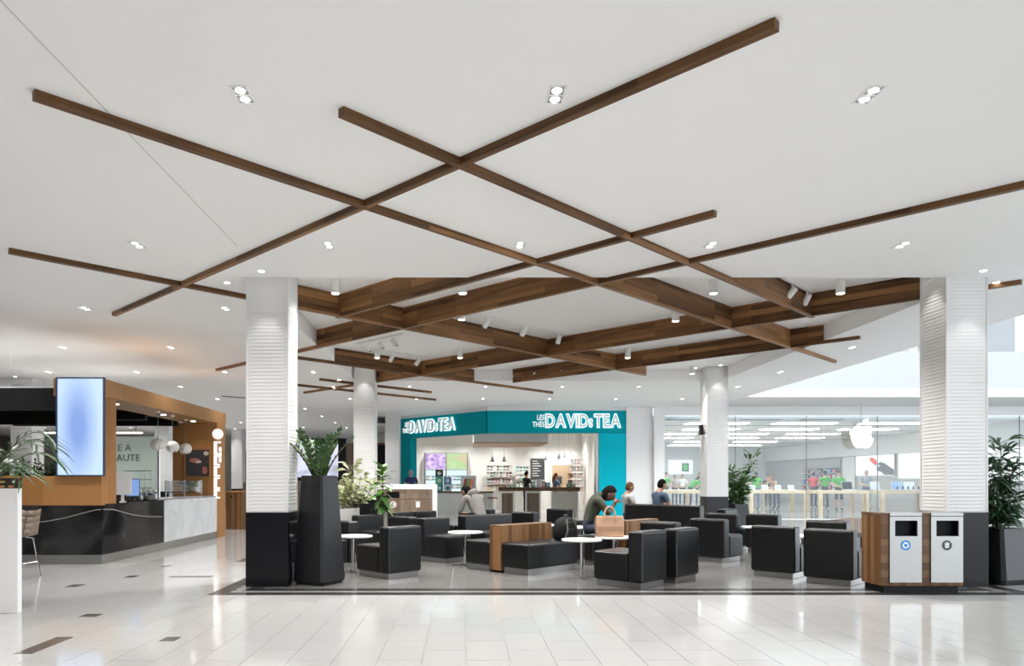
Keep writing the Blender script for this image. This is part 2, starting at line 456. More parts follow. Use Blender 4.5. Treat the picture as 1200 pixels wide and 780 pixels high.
# walls added at the left and behind to block light for contrast
tag(MB().box(-26.3, -26, -8, 44, 0, 3.8).build('wall_left_added', mat('taupe_wall', (0.16, 0.14, 0.12), 0.6)), 'added taupe wall at the far left, blocking light', kind='structure')
tag(MB().box(-26, 8.4, -8.3, -8, 0, 3.8).build('wall_behind_added', CREAM), 'added cream wall behind the viewpoint, blocking light', kind='structure')
pillar(-2.41, 9.215, ZT, 'near white rippled pillar beside the tall black planter', seed=1)
pillar(6.185, 9.215, ZT, 'near white rippled pillar behind the two waste bins', seed=2)
pillar(-2.41, 18.0, ZT, 'far white rippled pillar left of the teal tea shop, at the coffer corner', seed=3)
pillar(6.185, 18.0, ZT, 'far white rippled pillar in front of the glass storefront', seed=4)
pillar(-10.75, 18.0, ZC, 'white rippled pillar behind the black canopy at the far left', near=False, seed=5)
pillar(-2.58, 26.75, ZC, 'slim far pillar touching the left end of the tea shop', near=False, seed=6)
pillar(-10.95, 26.75, ZC, 'far pillar seen through the coffee kiosk opening', near=False, seed=7)
pillar(-10.95, 35.5, ZC, 'farthest pillar right of the kiosk sign', near=False, seed=8)

o = thing('wall_speaker', 'small black box mounted high on the far right pillar side', 'speaker', (5.90, 18.0, 2.55))
MB().box(-0.07, 0.0, -0.07, 0.07, -0.12, 0.12).build('housing', BLACK, o, bevel=0.006); MB().box(-0.08, -0.0701, -0.055, 0.055, -0.1, 0.1).build('grille', DARKGREY, o); MB().box(0.0, 0.03, -0.03, 0.03, -0.04, 0.04).build('bracket', STEEL, o)
# ------------------------------------------------------------------ wooden ceiling beams at 45 degrees
BW, ZB = 0.062, 3.742
def clip(p, d, t0, t1):
    a, b = t0, t1
    for o, v, lo, hi in ((p[0], d[0], XL, XR), (p[1], d[1], YN, YF)):
        u, w = (lo - o) / v, (hi - o) / v
        if u > w: u, w = w, u
        a, b = max(a, u), min(b, w)
    return (a, b) if b > a else None
def beam(kind, const, ya, yb, label):
    """kind A: x - y = const, kind B: x + y = const; from depth ya to depth yb"""
    if kind == 'A': p = (const + ya, ya); d = (0.70711, 0.70711); ang = PI / 4; zo = 0.0
    else: p = (const - ya, ya); d = (-0.70711, 0.70711); ang = 3 * PI / 4; zo = 0.0025
    L = (yb - ya) * math.sqrt(2)
    o = thing('wooden_beam', label, 'beam', (p[0], p[1], ZB + zo), ang, 'walnut ceiling beams')
    h = BW / 2
    cl = clip(p, d, 0, L)
    segs = []
    if cl is None: segs = [(0, L, ZC)]
    else:
        a, b = cl
        if a > 0.05: segs.append((0, a, ZC))
        segs.append((a, b, ZT))
        if b < L - 0.05: segs.append((b, L, ZC))
    for a, b, top in segs:
        m = MB().box(a, b, -h, h, 0, top - ZB - zo)
        m.build('deep_panel' if top > ZC else 'batten', WALNUT, o)
    return o
beam('A', -7.43, 4.676, 15.15, 'walnut beam from the upper left crossing the coffer to the far right')
beam('A', -5.71, 4.89, 10.95, 'walnut beam starting top centre-left, ending against a coffer beam at right')
beam('A', -12.74, 7.85, 16.97, 'walnut beam entering from the left edge, passing behind the left pillar')
beam('A', -18.0, 14.2, 20.5, 'walnut beam along the far left corner of the coffer')
beam('A', -21.3, 17.8, 20.4, 'short thin batten behind the far left pillar, upper one')
beam('A', -23.15, 18.3, 22.3, 'short thin batten behind the far left pillar, lower one')
beam('B', 5.655, 3.955, 10.85, 'longest thin walnut beam rising to the top right, outside the coffer')
beam('B', 9.08, 6.75, 10.98, 'walnut beam ending at the coffer near-left beam, tip at picture centre right')
beam('B', 10.79, 6.08, 16.3, 'walnut beam with its tip at the right picture edge')
beam('B', 16.03, 9.08, 20.5, 'walnut beam through the coffer middle, ending right of the right pillar')
beam('B', 19.45, 12.6, 18.2, 'walnut beam in the far right corner of the coffer')
o = thing('air_slot', 'dark linear air slot in the ceiling left of the near left pillar', 'vent', (-7.1, 21.5, ZC - 0.02), R(40))
MB().box(0, 0.75, -0.04, 0.04, 0, 0.02).build('slot', BLACK, o); MB().box(-0.02, 0.77, -0.06, 0.06, 0.008, 0.02).build('frame', MIDGREY, o)
# ------------------------------------------------------------------ ceiling lamps
def mk_twin():
    o = thing('recessed_downlight', '', 'downlight')
    for y0, y1, x0, x1 in ((-0.115, -0.105, -0.058, 0.058), (0.105, 0.115, -0.058, 0.058), (-0.105, 0.105, -0.058, -0.048), (-0.105, 0.105, 0.048, 0.058), (-0.005, 0.005, -0.048, 0.048)):
        pass
    f = MB()
    f.box(-0.058, 0.058, -0.115, -0.103, -0.006, 0.002); f.box(-0.058, 0.058, 0.103, 0.115, -0.006, 0.002)
    f.box(-0.058, -0.046, -0.103, 0.103, -0.006, 0.002); f.box(0.046, 0.058, -0.103, 0.103, -0.006, 0.002); f.box(-0.046, 0.046, -0.005, 0.005, -0.006, 0.002)
    f.build('trim_frame', LAMP_TRIM, o)
    for y in (-0.054, 0.054):
        MB().box(-0.046, 0.046, y - 0.048, y + 0.048, -0.0012, 0.0).build('well', MIDGREY, o)
        MB().lathe([(0.031, -0.005), (0.031, -0.0012)], 14, (0, y, 0)).build('lamp', LAMP, o)
    spot_light(o, (0, 0, -0.012), SPOT_W)
    return o
twin = None
rows = {}
for k, y in enumerate([4.73, 7.74, 10.6, 13.7, 16.8, 19.4, 22.3, 25.3, 28.3, 31.3, 34.3]):
    xs = [0.6 + 2.03 * i for i in range(-7, 4)] if y < 8.9 or y > 18.4 else [0.6 + 2.03 * i for i in range(-7, -1)] + [7.3]
    if y > 18.4: xs.append(7.3)
    if y > 23: xs = [0.6 + 2.03 * i for i in range(-10, -1 if y < 26 else -2)]
    vis = [x for x in sorted(xs) if -3 < CX + F * x / y < 1203 and x < EDGE - 0.2 and not (285 < CX + F * x / y < 350 and y > 9) and not (1070 < CX + F * x / y < 1160 and y > 9)]
    for i, x in enumerate(vis):
        rn = ['nearest', 'second', 'third', 'fourth', 'fifth', 'sixth', 'seventh', 'eighth', 'ninth', 'tenth', 'farthest'][k]
        lab = f'recessed twin ceiling downlight, {ordinal(i)} from the left in the {rn} row'
        if twin is None: twin = mk_twin(); twin.location = (x, y, ZC); twin['label'] = lab; twin['group'] = 'twin recessed downlights'
        else: copy_thing(twin, (x, y, ZC), 0, lab, 'twin recessed downlights')
for i, (x, y) in enumerate([(-3.46, 4.73), (-5.49, 4.73), (-5.49, 7.74), (-7.52, 4.73), (-7.52, 7.74), (-7.52, 10.6), (-9.55, 7.74), (-9.55, 10.6), (-9.55, 13.7)]):  # unseen lamps carrying on the grid, added to brighten the left ceiling
    copy_thing(twin, (x, y, ZC), 0, f'added recessed twin ceiling downlight, unseen beyond the left picture edge, {ordinal(i)} one', 'twin recessed downlights')
for j, y in enumerate((-1.3, 1.7)):  # two more unseen grid rows, added as fill for the near ceiling
    for i in range(5):
        copy_thing(twin, (-3.46 + 2.03 * i, y, ZC), 0, f'added recessed twin ceiling downlight, unseen above the viewpoint, {["rear", "front"][j]} row, {ordinal(i)} from left', 'twin recessed downlights')
def mk_single():
    o = thing('pillar_spotlight', '', 'downlight')
    MB().lathe([(0.052, -0.005), (0.052, 0.0)], 16).build('trim_ring', LAMP_TRIM, o)
    MB().lathe([(0.036, -0.008), (0.036, -0.005)], 16).build('lamp', LAMP, o)
    spot_light(o, (0, 0, -0.012), 15, 62, 0.5, 0.02)
    return o
sg = None
for x, y, z, lab in [(-2.41, 8.70, ZC, 'small round spotlight just in front of the near left pillar'), (-2.98, 9.2, ZC, 'small round spotlight left of the near left pillar'),
                     (6.185, 8.68, ZC, 'small round spotlight in front of the near right pillar'), (6.72, 9.2, ZC, 'small round spotlight right of the near right pillar'),
                     (5.72, 9.2, ZT, 'small round spotlight in the coffer left of the near right pillar'), (-1.9, 9.25, ZT, 'small round spotlight in the coffer right of the near left pillar'),
                     (-2.41, 17.55, ZT, 'small round spotlight in front of the far left pillar'), (6.185, 17.55, ZT, 'small round spotlight in front of the far right pillar'),
                     (5.72, 18.0, ZT, 'small round spotlight beside the far right pillar'), (-3.08, 18.1, ZC, 'small round spotlight left of the far left pillar'),
                     (-10.75, 17.5, ZC, 'small round spotlight by the pillar behind the black canopy'), (-10.95, 35.0, ZC, 'small round spotlight over the farthest left pillar')]:
    if sg is None: sg = mk_single(); sg.location = (x, y, z); sg['label'] = lab; sg['group'] = 'pillar spotlights'
    else: copy_thing(sg, (x, y, z), 0, lab, 'pillar spotlights')
WHITE_METAL = mat('white_metal', (0.82, 0.82, 0.80), 0.35, var=0.02)
def mk_can():
    o = thing('cylinder_light', '', 'ceiling light')
    MB().lathe([(0.06, -0.19), (0.06, -0.005), (0.066, -0.005), (0.066, 0)], 20).build('housing', WHITE_METAL, o, smooth=False)
    MB().lathe([(0.05, -0.194), (0.05, -0.1901)], 18).build('lamp', LAMP, o)
    spot_light(o, (0, 0, -0.2), 400, 145)
    return o
can = None
for x, y, lab in [(-1.77, 10.1, 'white cylinder light in the coffer nearest the left pillar'), (-0.01, 10.1, 'white cylinder light between two near-left coffer beams'),
                  (3.46, 10.1, 'white cylinder light in the near right coffer bay'), (5.22, 10.1, 'white cylinder light beside the near right pillar'),
                  (-0.03, 11.75, 'white cylinder light in the left-middle coffer bay under the beam crossing'), (3.45, 11.86, 'white cylinder light against the middle right beam crossing'),
                  (-1.82, 15.4, 'white cylinder light in the far left coffer bay, left one'), (-0.07, 15.4, 'white cylinder light in the far left coffer bay, right one'),
                  (3.47, 15.4, 'white cylinder light in the far middle coffer bay'), (5.55, 17.7, 'white cylinder light beside the far right pillar')]:
    if can is None: can = mk_can(); can.location = (x, y, ZT); can['label'] = lab; can['group'] = 'cylinder lights in the coffer'
    else:
        cc = copy_thing(can, (x, y, ZT), 0, lab, 'cylinder lights in the coffer')
        if x > 5:                                   # narrow-beam lamps beside the pillars
            for ch in cc.children:
                if ch.type == 'LIGHT': ch.data = ch.data.copy(); ch.data.energy = 200; ch.data.spot_size = R(92)
def track(p0, ang, L, heads, label):
    o = thing('track_light', label, 'track light', (p0[0], p0[1], ZT), R(ang))
    MB().box(0, L, -0.018, 0.018, -0.03, 0).build('rail', WHITE_METAL, o)
    for k, (t, yaw) in enumerate(heads):
        h = MB(); h.tube([(t, 0, -0.03), (t, 0, -0.09)], 0.012, 8)
        h.build('bracket', WHITE_METAL, o)
        a = R(yaw); dx, dy = math.cos(a) * 0.10, math.sin(a) * 0.10
        hd = MB().tube([(t - dx * 0.4, -dy * 0.4, -0.09), (t + dx * 0.6, dy * 0.6, -0.21)], 0.045, 14).build('spot_head', WHITE_METAL, o)
        MB().tube([(t + dx * 0.6, dy * 0.6, -0.2095), (t + dx * 0.602, dy * 0.602, -0.2125)], 0.035, 12).build('lens', BLACK, hd)
track((0.15, 11.95), 45, 2.6, [(0.35, 100), (1.3, 80), (2.3, 60)], 'white three-head track light in the middle of the coffer')
track((-1.15, 13.75), 135, 1.4, [(0.25, 200), (0.65, 180), (1.1, 220)], 'white three-head track light near the left coffer wall')
track((-1.75, 15.45), 45, 1.3, [(0.3, 90), (1.05, 110)], 'white two-head track light in the far left coffer bay')
track((2.6, 16.9), 135, 2.2, [(0.4, 150), (1.2, 120), (1.9, 140)], 'white three-head track light near the far coffer wall')
track((4.35, 9.95), 45, 1.1, [(0.35, 100), (0.9, 60)], 'white two-head track light in the near right coffer bay')

# ------------------------------------------------------------------ atrium at the right, upper gallery
o = thing('wall_gallery', 'white upper gallery front over the glass storefront', None, kind='structure')
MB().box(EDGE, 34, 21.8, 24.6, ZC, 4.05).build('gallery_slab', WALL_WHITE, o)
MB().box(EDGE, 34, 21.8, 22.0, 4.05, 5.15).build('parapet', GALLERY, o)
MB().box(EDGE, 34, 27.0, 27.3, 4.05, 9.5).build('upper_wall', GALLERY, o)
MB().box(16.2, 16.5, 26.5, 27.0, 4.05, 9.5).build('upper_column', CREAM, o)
ra = thing('ceiling_atrium_added', 'added white atrium roof with skylight opening, shading the gallery', None, kind='structure')  # unseen roof added to cut the sky light on the gallery
for x0, x1, y0, y1 in ((EDGE, 13, -8, 27.3), (25, 34, -8, 27.3), (13, 25, -8, 1), (13, 25, 17, 27.3)):
    MB().box(x0, x1, y0, y1, 9.5, 9.8).build('added_roof_slab', WALL_WHITE, ra)
for k in range(4):
    MB().box(16.9 + k * 2.0, 18.85 + k * 2.0, 21.86, 21.88, 5.15, 6.1).build('balustrade_pane', GLASS, o)
MB().box(16.6, 16.85, 21.85, 21.95, 5.15, 6.4).build('balustrade_post', WALL_WHITE, o)
# ------------------------------------------------------------------ lounge seating
NE, NW, SE, SW = -PI / 4, PI / 4, -3 * PI / 4, 3 * PI / 4
CD, CT, CHH, CS = 0.70, 0.20, 0.69, 0.43
def mk_chair(W, name='armless_chair', cat='chair', H=CHH):
    o = thing(name, '', cat); h = W / 2
    MB().box(-h + 0.035, h - 0.035, -CD / 2 + 0.03, CD / 2 - 0.04, 0, 0.075).build('plinth', STEEL, o, bevel=0.003)
    seat = MB().box(-h, h, -CD / 2 + CT + 0.004, CD / 2, 0.075, CS).build('seat', LEATHER, o, smooth=True, bevel=0.035, seg=4)
    MB().tube([(-h + 0.036, CD / 2 - 0.002, CS - 0.036), (h - 0.036, CD / 2 - 0.002, CS - 0.036)], 0.004, 6).build('piping', LEATHER, seat)
    back = MB().box(-h, h, -CD / 2, -CD / 2 + CT, 0.075, H).build('backrest', LEATHER, o, smooth=True, bevel=0.03, seg=4)
    MB().tube([(-h + 0.03, -CD / 2, H - 0.031), (h - 0.03, -CD / 2, H - 0.031)], 0.004, 6).build('piping', LEATHER, back)
    return o
GRP = 'black leather lounge chairs'
chair0 = None
def chair(x, y, rot, label):
    global chair0
    if chair0 is None:
        chair0 = mk_chair(0.59); chair0.location = (x, y, 0); chair0.rotation_euler = (0, 0, rot); chair0['label'] = label; chair0['group'] = GRP
        return chair0
    return copy_thing(chair0, (x, y, 0), rot, label, GRP)
def ne(cx_, cy_): return (cx_ + 0.039, cy_ + 0.456, NE)     # from the corner nearest the camera
def nw(cx_, cy_): return (cx_ - 0.039, cy_ + 0.456, NW)
chair(*nw(-0.985, 9.55), 'black leather chair at front left, back to the camera, by a round table')
chair(-1.53, 12.86, SE, 'black leather chair behind the left round table, facing the camera')
chair(-2.02, 10.95, SW, 'black leather chair half hidden behind the tall black planter')
chair(*ne(-0.89, 12.12), 'black leather chair with dark rear just behind the front left chair')
chair(-0.32, 11.88, SE, 'black leather chair left of the small centre table, seat facing camera')
chair(-1.07, 14.05, SE, 'pale-lit black chair in front of the walnut waste station, left one of two')
chair(-0.64, 14.58, SE, 'pale-lit black chair in front of the walnut waste station, right one of two')
chair(*nw(2.12, 8.66), 'black leather chair in front of the tan handbag, nearest the camera')
chair(*nw(2.68, 9.16), 'black leather chair pressed against the right side of the handbag chair')
chair(*ne(3.09, 10.66), 'low-looking black chair seen over the backs of the paired front chairs')
chair(*ne(4.09, 11.46), 'black leather chair with bright grey side, in front of the long dark sofa')
chair(*ne(4.35, 9.58), 'black leather chair on the right, second from the wooden bins')
chair(*ne(4.75, 8.90), 'black leather chair directly beside the wooden bins')
chair(*ne(5.72, 10.90), 'black chair behind the bin chair, seen over its back')
chair(*ne(5.60, 13.0), 'black chair by the potted tree, behind the white side table')
chair(*nw(5.60, 15.6), 'pale-lit chair back under the far right pillar')
chair(*ne(4.98, 13.35), 'black chair peeping out at the right end of the long sofa')
chair(*ne(2.23, 15.6), 'black chair far behind the black backpack')
chair(*ne(1.35, 14.1), 'black chair behind the centre sofa, right of the hooded man')
chair(*ne(0.55, 15.4), 'farther black chair directly right of the hooded man')
sofa = mk_chair(1.25, 'two_seat_sofa', 'sofa'); sofa.location = (0.58, 13.04, 0); sofa.rotation_euler = (0, 0, SE)
tag(sofa, 'black leather two-seat sofa behind the walnut bench, in front of hooded man')
lsofa = mk_chair(1.75, 'long_sofa', 'sofa', 0.80)
lsofa.location = (4.73 - 0.619 + 0.2475, 14.6 + 0.619 + 0.2475, 0); lsofa.rotation_euler = (0, 0, NE)
tag(lsofa, 'long high-backed black sofa with two men sitting behind its back')
# walnut-divided benches
def bench(ax, ay, L, s, T, H, label):
    """ax, ay: near corner of the wooden divider; L along north-east, seats of depth s on both sides"""
    cx_, cy_ = ax + (L - T) / 2 * 0.7071, ay + (L + T) / 2 * 0.7071
    o = thing('divided_bench', label, 'bench', (cx_, cy_, 0), PI / 4)
    h = L / 2
    MB().box(-h, h, -T / 2, T / 2, 0.03, H).build('divider', WALNUT_V, o, bevel=0.003)
    MB().box(-h - 0.002, h + 0.002, -T / 2 - 0.002, T / 2 + 0.002, H, H + 0.012).build('divider_cap', WALNUT_H, o)
    for q in (-1, 1):
        y0, y1 = (T / 2 + 0.003, T / 2 + s) if q > 0 else (-T / 2 - s, -T / 2 - 0.003)
        st = MB().box(-h, h, y0, y1, 0.085, 0.43).build('seat', LEATHER, o, smooth=True, bevel=0.035, seg=4)
        MB().box(-h + 0.03, h - 0.04, y0 + 0.03, y1 - 0.03, 0, 0.085).build('plinth', STEEL, o)
        ye = y1 if q > 0 else y0
        MB().tube([(-h + 0.036, ye, 0.396), (h - 0.036, ye, 0.396)], 0.004, 6).build('piping', LEATHER, st)
    return o
bench(0.53, 10.28, 1.15, 0.5, 0.22, 0.655, 'black double bench split by an upright walnut divider, carrying the backpack')
bench(2.62, 11.75, 1.0, 0.30, 0.2, 0.64, 'second walnut-divided bench, mostly hidden behind the tan handbag')
bench(6.05, 11.6, 0.9, 0.3, 0.2, 0.66, 'walnut-divided bench glimpsed behind the left waste bin')
def pouf(x, y, rot, label):
    o = thing('ottoman', label, 'ottoman', (x, y, 0), rot)
    MB().box(-0.26, 0.26, -0.26, 0.26, 0, 0.07).build('plinth', STEEL, o)
    MB().box(-0.29, 0.29, -0.29, 0.29, 0.07, 0.43).build('cushion', LEATHER, o, smooth=True, bevel=0.035, seg=4)
pouf(1.98, 11.55, PI / 4, 'black leather ottoman under the woman in the green jacket')
pouf(0.20, 14.32, PI / 4, 'black leather ottoman under the hooded man')
# round pedestal tables
def mk_table():
    o = thing('round_table', '', 'table')
    MB().lathe([(0.262, 0.492), (0.268, 0.497), (0.268, 0.513), (0.262, 0.518)], 36).build('tabletop', TABLETOP, o, smooth=False)
    MB().lathe([(0.032, 0.012), (0.032, 0.492)], 16).build('column', CHROME, o, smooth=False)
    b = MB()
    b.box(-0.19, 0.19, -0.025, 0.025, 0.0, 0.014); b.build('base_bar', STEEL, o, bevel=0.003)
    MB().box(-0.025, 0.025, -0.19, 0.19, 0.0005, 0.0145).build('base_bar', STEEL, o, bevel=0.003)
    MB().lathe([(0.09, 0.485), (0.09, 0.492)], 18).build('mounting_plate', STEEL, o)
    return o
tb0 = None
for x, y, r, lab in [(-1.57, 10.45, 0.3, 'round white pedestal table beside the tall black planter'), (0.03, 11.25, 0.2, 'round white pedestal table left of the walnut bench'),
                     (1.59, 9.80, 0.0, 'round white pedestal table at the centre front, empty'), (2.12, 10.26, 0.6, 'round white pedestal table carrying the tan handbag'),
                     (2.02, 12.45, 0.4, 'round white table in front of the seated woman'), (3.05, 12.95, 0.1, 'white round table right of the handbag, before the long sofa'),
                     (5.05, 13.05 - 0.55, 0.2, 'white round table between bright-sided chair and potted tree'), (4.86, 10.42, 0.2, 'white round table between the two right-hand chairs'),
                     (1.40, 13.1, 0.1, 'white round table behind the backpack')]:
    if tb0 is None: tb0 = mk_table(); tb0.location = (x, y, 0); tb0.rotation_euler = (0, 0, r); tb0['label'] = lab; tb0['group'] = 'round pedestal tables'
    else: copy_thing(tb0, (x, y, 0), r, lab, 'round pedestal tables')
# tan handbag
TAN = mat('tan_leather', (0.44, 0.265, 0.17), 0.45, var=0.06, scale=18)
hb = thing('handbag', 'tan leather tote handbag with two pairs of handles on white table', 'handbag', (2.05, 10.22, 0.518), R(-6))
r0 = [(-0.185, -0.085, 0), (0.185, -0.085, 0), (0.185, 0.085, 0), (-0.185, 0.085, 0)]
r1 = [(-0.19, -0.08, 0.15), (0.19, -0.08, 0.15), (0.19, 0.08, 0.15), (-0.19, 0.08, 0.15)]
r2 = [(-0.185, -0.045, 0.285), (0.185, -0.045, 0.285), (0.185, 0.045, 0.285), (-0.185, 0.045, 0.285)]
MB().loft([r0, r1, r2]).build('body', TAN, hb, bevel=0.012, seg=2)
MB().box(-0.187, 0.187, -0.03, 0.03, 0.28, 0.292).build('zip_strip', mat('tan_dark', (0.40, 0.22, 0.12), 0.5), hb)
for sy_ in (-1, 1):
    for hx in (-0.065, 0.065) if False else (0.0,):
        pts = [(hx - 0.075, sy_ * 0.07, 0.2)] + [(hx - 0.075 * math.cos(a), sy_ * (0.06 - 0.02 * math.sin(a)), 0.29 + 0.13 * math.sin(a)) for a in [PI * k / 8 for k in range(9)]] + [(hx + 0.075, sy_ * 0.07, 0.2)]
        MB().tube(pts, 0.008, 6).build('handle', TAN, hb)
MB().box(-0.19, 0.19, -0.0855, -0.0835, 0.10, 0.106).build('seam', mat('tan_dark', (0.40, 0.22, 0.12), 0.5), hb)
MB().box(-0.2, -0.19, -0.03, 0.03, 0.05, 0.27).build('side_gusset', mat('tan_dark', (0.40, 0.22, 0.12), 0.5), hb)
# backpack on the bench
NYLON = mat('black_nylon', (0.007, 0.007, 0.0075), 0.7, var=0.3, scale=40, bump=0.2, spec=0.2)
NYLON_G = mat('grey_nylon', (0.09, 0.09, 0.09), 0.7, var=0.2, scale=40)
bp = thing('backpack', 'black nylon backpack with grey straps on the walnut bench seat', 'backpack', (1.50, 10.72, 0.43), R(38))
rings = []
for z, w, d in [(0, 0.15, 0.08), (0.03, 0.17, 0.1), (0.14, 0.178, 0.105), (0.24, 0.165, 0.095), (0.30, 0.125, 0.075), (0.335, 0.07, 0.045)]:
    rings.append([(w * max(-1, min(1, 1.25 * math.cos(a))), d * max(-1, min(1, 1.25 * math.sin(a))), z) for a in [2 * PI * k / 20 for k in range(20)]])
MB().loft(rings).build('main_pack', NYLON, bp, smooth=True)
MB().box(-0.11, 0.11, -0.135, -0.1, 0.03, 0.17).build('front_pocket', NYLON, bp, smooth=True, bevel=0.02, seg=3)
for sx_ in (-1, 1):
    MB().tube([(sx_ * 0.06, -0.09, 0.31), (sx_ * 0.085, -0.115, 0.24), (sx_ * 0.10, -0.142, 0.15), (sx_ * 0.13, -0.12, 0.03)], [0.012] * 4, 6, 0.6).build('strap', NYLON_G, bp)
MB().tube([(-0.04, 0, 0.33), (-0.03, 0, 0.365), (0.03, 0, 0.365), (0.04, 0, 0.33)], 0.008, 6).build('grab_handle', NYLON_G, bp)
MB().tube([(-0.14, -0.07, 0.2), (-0.12, -0.105, 0.255), (0, -0.125, 0.27), (0.12, -0.105, 0.255), (0.14, -0.07, 0.2)], 0.004, 5).build('zip', NYLON_G, bp)

# ------------------------------------------------------------------ planters
def leaf_mesh(name, L, W, m, fold=0.25, droop=0.15, n=4):
    """leaf along +Y from the origin, folded on its midrib"""
    mb = MB(); rows_ = []
    for k in range(n + 1):
        t = k / n; w = W * math.sin(PI * min(1, t * 0.93 + 0.07)) ** 0.8 / 2
        if k == n: w = 0.0008
        z = -droop * L * t * t
        rows_.append([(-w, L * t, z + fold * w), (0, L * t, z), (w, L * t, z + fold * w)])
    for k in range(n):
        a, b = rows_[k], rows_[k + 1]
        mb.add([a[0], a[1], b[1], b[0]], [(0, 1, 2, 3)]); mb.add([a[1], a[2], b[2], b[1]], [(0, 1, 2, 3)])
    return mb.mesh(name, m)
def leaf_mb(mb, base, d, up, L, W, fold=0.25, droop=0.15, n=3):
    d = Vector(d).normalized(); up = Vector(up); s_ = d.cross(up)
    if s_.length < 1e-3: s_ = d.cross(Vector((1, 0.3, 0)))
    s_.normalize(); u = s_.cross(d).normalized(); base = Vector(base); prev = None
    for k in range(n + 1):
        t = k / n; w = W * (math.sin(PI * min(1, t * 0.93 + 0.07)) ** 0.8) / 2 if k < n else 0.0008
        c_ = base + d * (L * t) - Vector((0, 0, 1)) * (droop * L * t * t)
        row = (c_ - s_ * w + u * fold * w, c_, c_ + s_ * w + u * fold * w)
        if prev:
            mb.add([prev[0], prev[1], row[1], row[0]], [(0, 1, 2, 3)]); mb.add([prev[1], prev[2], row[2], row[1]], [(0, 1, 2, 3)])
        prev = row
def place_leaf(me, parent, base, d, up, name='leaf', sc=1.0):
    d = Vector(d).normalized(); s_ = d.cross(Vector(up))
    if s_.length < 1e-3: s_ = d.cross(Vector((1, 0.3, 0)))
    s_.normalize(); u = s_.cross(d)
    M_ = Matrix((s_, d, u)).transposed().to_4x4()
    o = bpy.data.objects.new(name, me); COL.objects.link(o); o.parent = parent
    o.matrix_local = Matrix.Translation(base) @ M_ @ Matrix.Scale(sc, 4)
    return o
def square_planter(x, y, rot, wt, wb, H, label, name='planter', foot=0.07):
    o = thing(name, label, 'planter', (x, y, 0), rot)
    def sq(w, z, c_=0.86):
        h = w / 2; k = h * c_
        return [(-k, -h, z), (k, -h, z), (h, -k, z), (h, k, z), (k, h, z), (-k, h, z), (-h, k, z), (-h, -k, z)]
    MB().loft([sq(wb * 0.86, 0), sq(wb, foot), sq(wt, H), sq(wt * 0.9, H), sq(wt * 0.88, H - 0.06)]).build('pot', PLANTER, o)
    MB().prism([(p[0], p[1]) for p in sq(wt * 0.885, 0)], H - 0.075, H - 0.05).build('soil', SOIL, o)
    return o
square_planter(-1.832, 9.28, R(-27), 0.34, 0.49, 1.365, 'tall tapering charcoal planter beside the near left pillar', foot=0.05)
square_planter(6.83, 9.35, R(20), 0.44, 0.60, 0.70, 'wide charcoal tapering planter at the far right, behind the near right pillar')
square_planter(6.85, 18.3, R(15), 0.42, 0.50, 0.72, 'black square planter beside the far right pillar', foot=0.05)
# zz plant in the tall planter
rnd = random.Random(5)
zz = thing('zz_plant', 'dark green glossy zz plant growing out of the tall charcoal planter', 'plant', (-1.832, 9.28, 1.312))
zl = leaf_mesh('leaf', 0.10, 0.045, LEAF, 0.3, 0.1)
zl2 = leaf_mesh('leaf', 0.095, 0.042, LEAF_D, 0.3, 0.1)
for k in range(16):
    az = 2 * PI * k / 16 + rnd.uniform(-0.25, 0.25); ln = rnd.uniform(0.42, 0.66); out = rnd.uniform(0.12, 0.38) if k != 9 else 0.33
    base = Vector((0.06 * math.cos(az), 0.06 * math.sin(az), 0))
    tip = base + Vector((out * math.cos(az), out * math.sin(az), math.sqrt(max(ln * ln - out * out, 0.05))))
    mid = base.lerp(tip, 0.5) + Vector((-0.05 * math.cos(az), -0.05 * math.sin(az), 0.05))
    P = [base * (1 - t) ** 2 + mid * 2 * t * (1 - t) + tip * t * t for t in [i / 9 for i in range(10)]]
    st = MB().tube(P, [0.013 - 0.009 * i / 9 for i in range(10)], 6).build('stem', STEM, zz)
    for i in range(1, 10):
        d = (P[i] - P[i - 1]).normalized(); s_ = d.cross(Vector((0, 0, 1)))
        if s_.length < 0.05: s_ = Vector((math.sin(az), -math.cos(az), 0))
        s_.normalize()
        for q in (-1, 1):
            place_leaf(zl if (i + k) % 3 else zl2, st, P[i], s_ * q * 0.8 + d * 0.75, d.cross(s_ * q) + Vector((0, 0, 0.2)), sc=rnd.uniform(0.8, 1.1))
    place_leaf(zl, st, P[9], P[9] - P[8], Vector((math.cos(az), math.sin(az), 0.3)))
